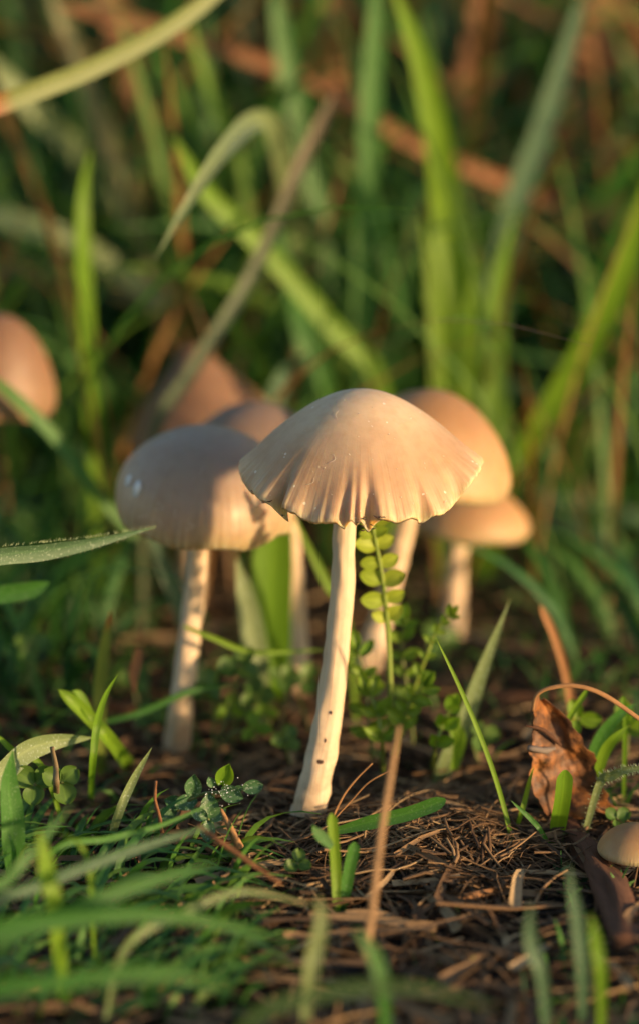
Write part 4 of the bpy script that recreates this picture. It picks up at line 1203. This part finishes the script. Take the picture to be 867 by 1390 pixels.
def make_grass():
    # tall stand behind the mushrooms
    rng = random.Random(33)
    b = MB()
    n = 0
    while n < 3600:
        y = 18.5 + 66 * rng.random() ** 1.5
        half = (y + 46) * 0.17 + 6
        x = rng.uniform(-half, half)
        if y < 23 and -1 < x and rng.random() < 0.4:
            continue
        if y < 17 and rng.random() < 0.5:
            continue
        h = rng.uniform(6, 14) if y < 24 else rng.uniform(9, 24)
        rnd = rng.choice((rng.uniform(0, .3), rng.uniform(.2, .6), rng.uniform(.4, .8), rng.uniform(0, .5), rng.uniform(.85, 1)))
        if y < 24:
            rnd = min(rnd, .8)
        elif x > 3 and rng.random() < 0.3:
            rnd = rng.uniform(.84, 1)
        add_blade(b, rng, Vector((x, y, ground_z(x, y) - .2)), h, rng.uniform(.07, .22), rng.uniform(0.05, .9), rng.uniform(0, 6.28), rnd)
        n += 1
    for i in range(130):                 # slender blades in front of the denser stand
        y = rng.uniform(12, 19)
        x = rng.uniform(-.16, .16) * (y + 46)
        if 0.005 < x / (y + 46) < .07 and rng.random() < .5:
            continue
        add_blade(b, rng, Vector((x, y, ground_z(x, y) - .2)), rng.uniform(6, 15), rng.uniform(.045, .10), rng.uniform(.1, 1.0), rng.uniform(0, 6.28), rng.choice((rng.uniform(.3, .82), .79, .95)), seg=10)
    for i in range(260):                 # lower tufts closing in from the sides
        y = rng.uniform(5, 16)
        x = -rng.uniform(0.075, 0.2) * (y + 46) if rng.random() < .8 else rng.uniform(0.085, 0.2) * (y + 46)
        add_blade(b, rng, Vector((x, y, ground_z(x, y) - .2)), rng.uniform(1.5, 5), rng.uniform(.05, .14), rng.uniform(.2, 1.1), rng.uniform(0, 6.28), rng.uniform(0, .75))
    tag(b.build('meadow_grass', M_GRASS), 'dense blurred meadow grass filling the space behind the mushrooms', 'grass', kind='stuff')
    # short grass on the side of the sun and round the camera, outside the view
    b = MB()
    rng = random.Random(34)
    n = tries = 0
    while n < 520 and tries < 20000:
        tries += 1
        x = rng.uniform(-40, 75)
        y = rng.uniform(-75, 14)
        h = rng.uniform(0.8, 2.8)
        if Vector((x, y)).length < 6:
            continue
        p = Vector((x, y, ground_z(x, y) - .2))
        ok = True
        for q in (p, p + Vector((0, 0, h)), p + Vector((h * .8, 0, h * .7)), p + Vector((-h * .8, 0, h * .7))):
            X, Y, t = project(q)
            if t > 0.5 and -160 < X < 1030 and Y < 1500:
                ok = False
        if (p - CAM).length < 12 or not ok:
            continue
        add_blade(b, rng, p, h, rng.uniform(.1, .26), rng.uniform(.1, .8), rng.uniform(0, 6.28), rng.choice((rng.uniform(0, .8), rng.uniform(0, .6), rng.uniform(.85, 1))), seg=6)
        n += 1
    tag(b.build('surrounding_grass', M_GRASS), 'short meadow grass around the clearing, beside the mushrooms', 'grass', kind='stuff')
    # untidy low grass in the near corner
    b = MB()
    rng = random.Random(36)
    for i in range(280):
        p = G(rng.uniform(-80, 330), rng.uniform(1150, 1400))
        if p.x > -0.5 - 0.0 and rng.random() < .6:
            continue
        add_blade(b, rng, p, rng.uniform(.4, 1.5), rng.uniform(.03, .09), rng.uniform(.3, 1.3), rng.uniform(-.9, 1.6), rng.uniform(.5, .82), droop=.5)
    tag(b.build('corner_grass', M_GRASS), 'short untidy grass growing in the near corner', 'grass', kind='stuff')
    # small seedlings and moss-like sprouts inside the clearing
    b = MB()
    rng = random.Random(35)
    for i in range(1500):
        y = rng.uniform(-11, 16)
        half = (y + 46) * 0.125
        x = rng.uniform(-half, half)
        p = Vector((x, y, ground_z(x, y) - .05))
        X, Y, t = project(p)
        if 380 < X < 760 and Y > 1000 and rng.random() < 0.6:
            continue
        if 340 < X < 500 and Y < 1120:
            continue
        h = rng.uniform(.2, .75) * (1.0 if X < 200 or X > 700 else .6) * (2.2 if y > 2.5 else 1)
        add_blade(b, rng, p, h, rng.uniform(.02, .05), rng.uniform(.1, 1.0), rng.uniform(0, 6.28), rng.uniform(.15, .78), seg=5)
    tag(b.build('sprouts', M_GRASS), 'tiny green sprouts scattered through the brown litter', 'sprouts', kind='stuff')
make_grass()
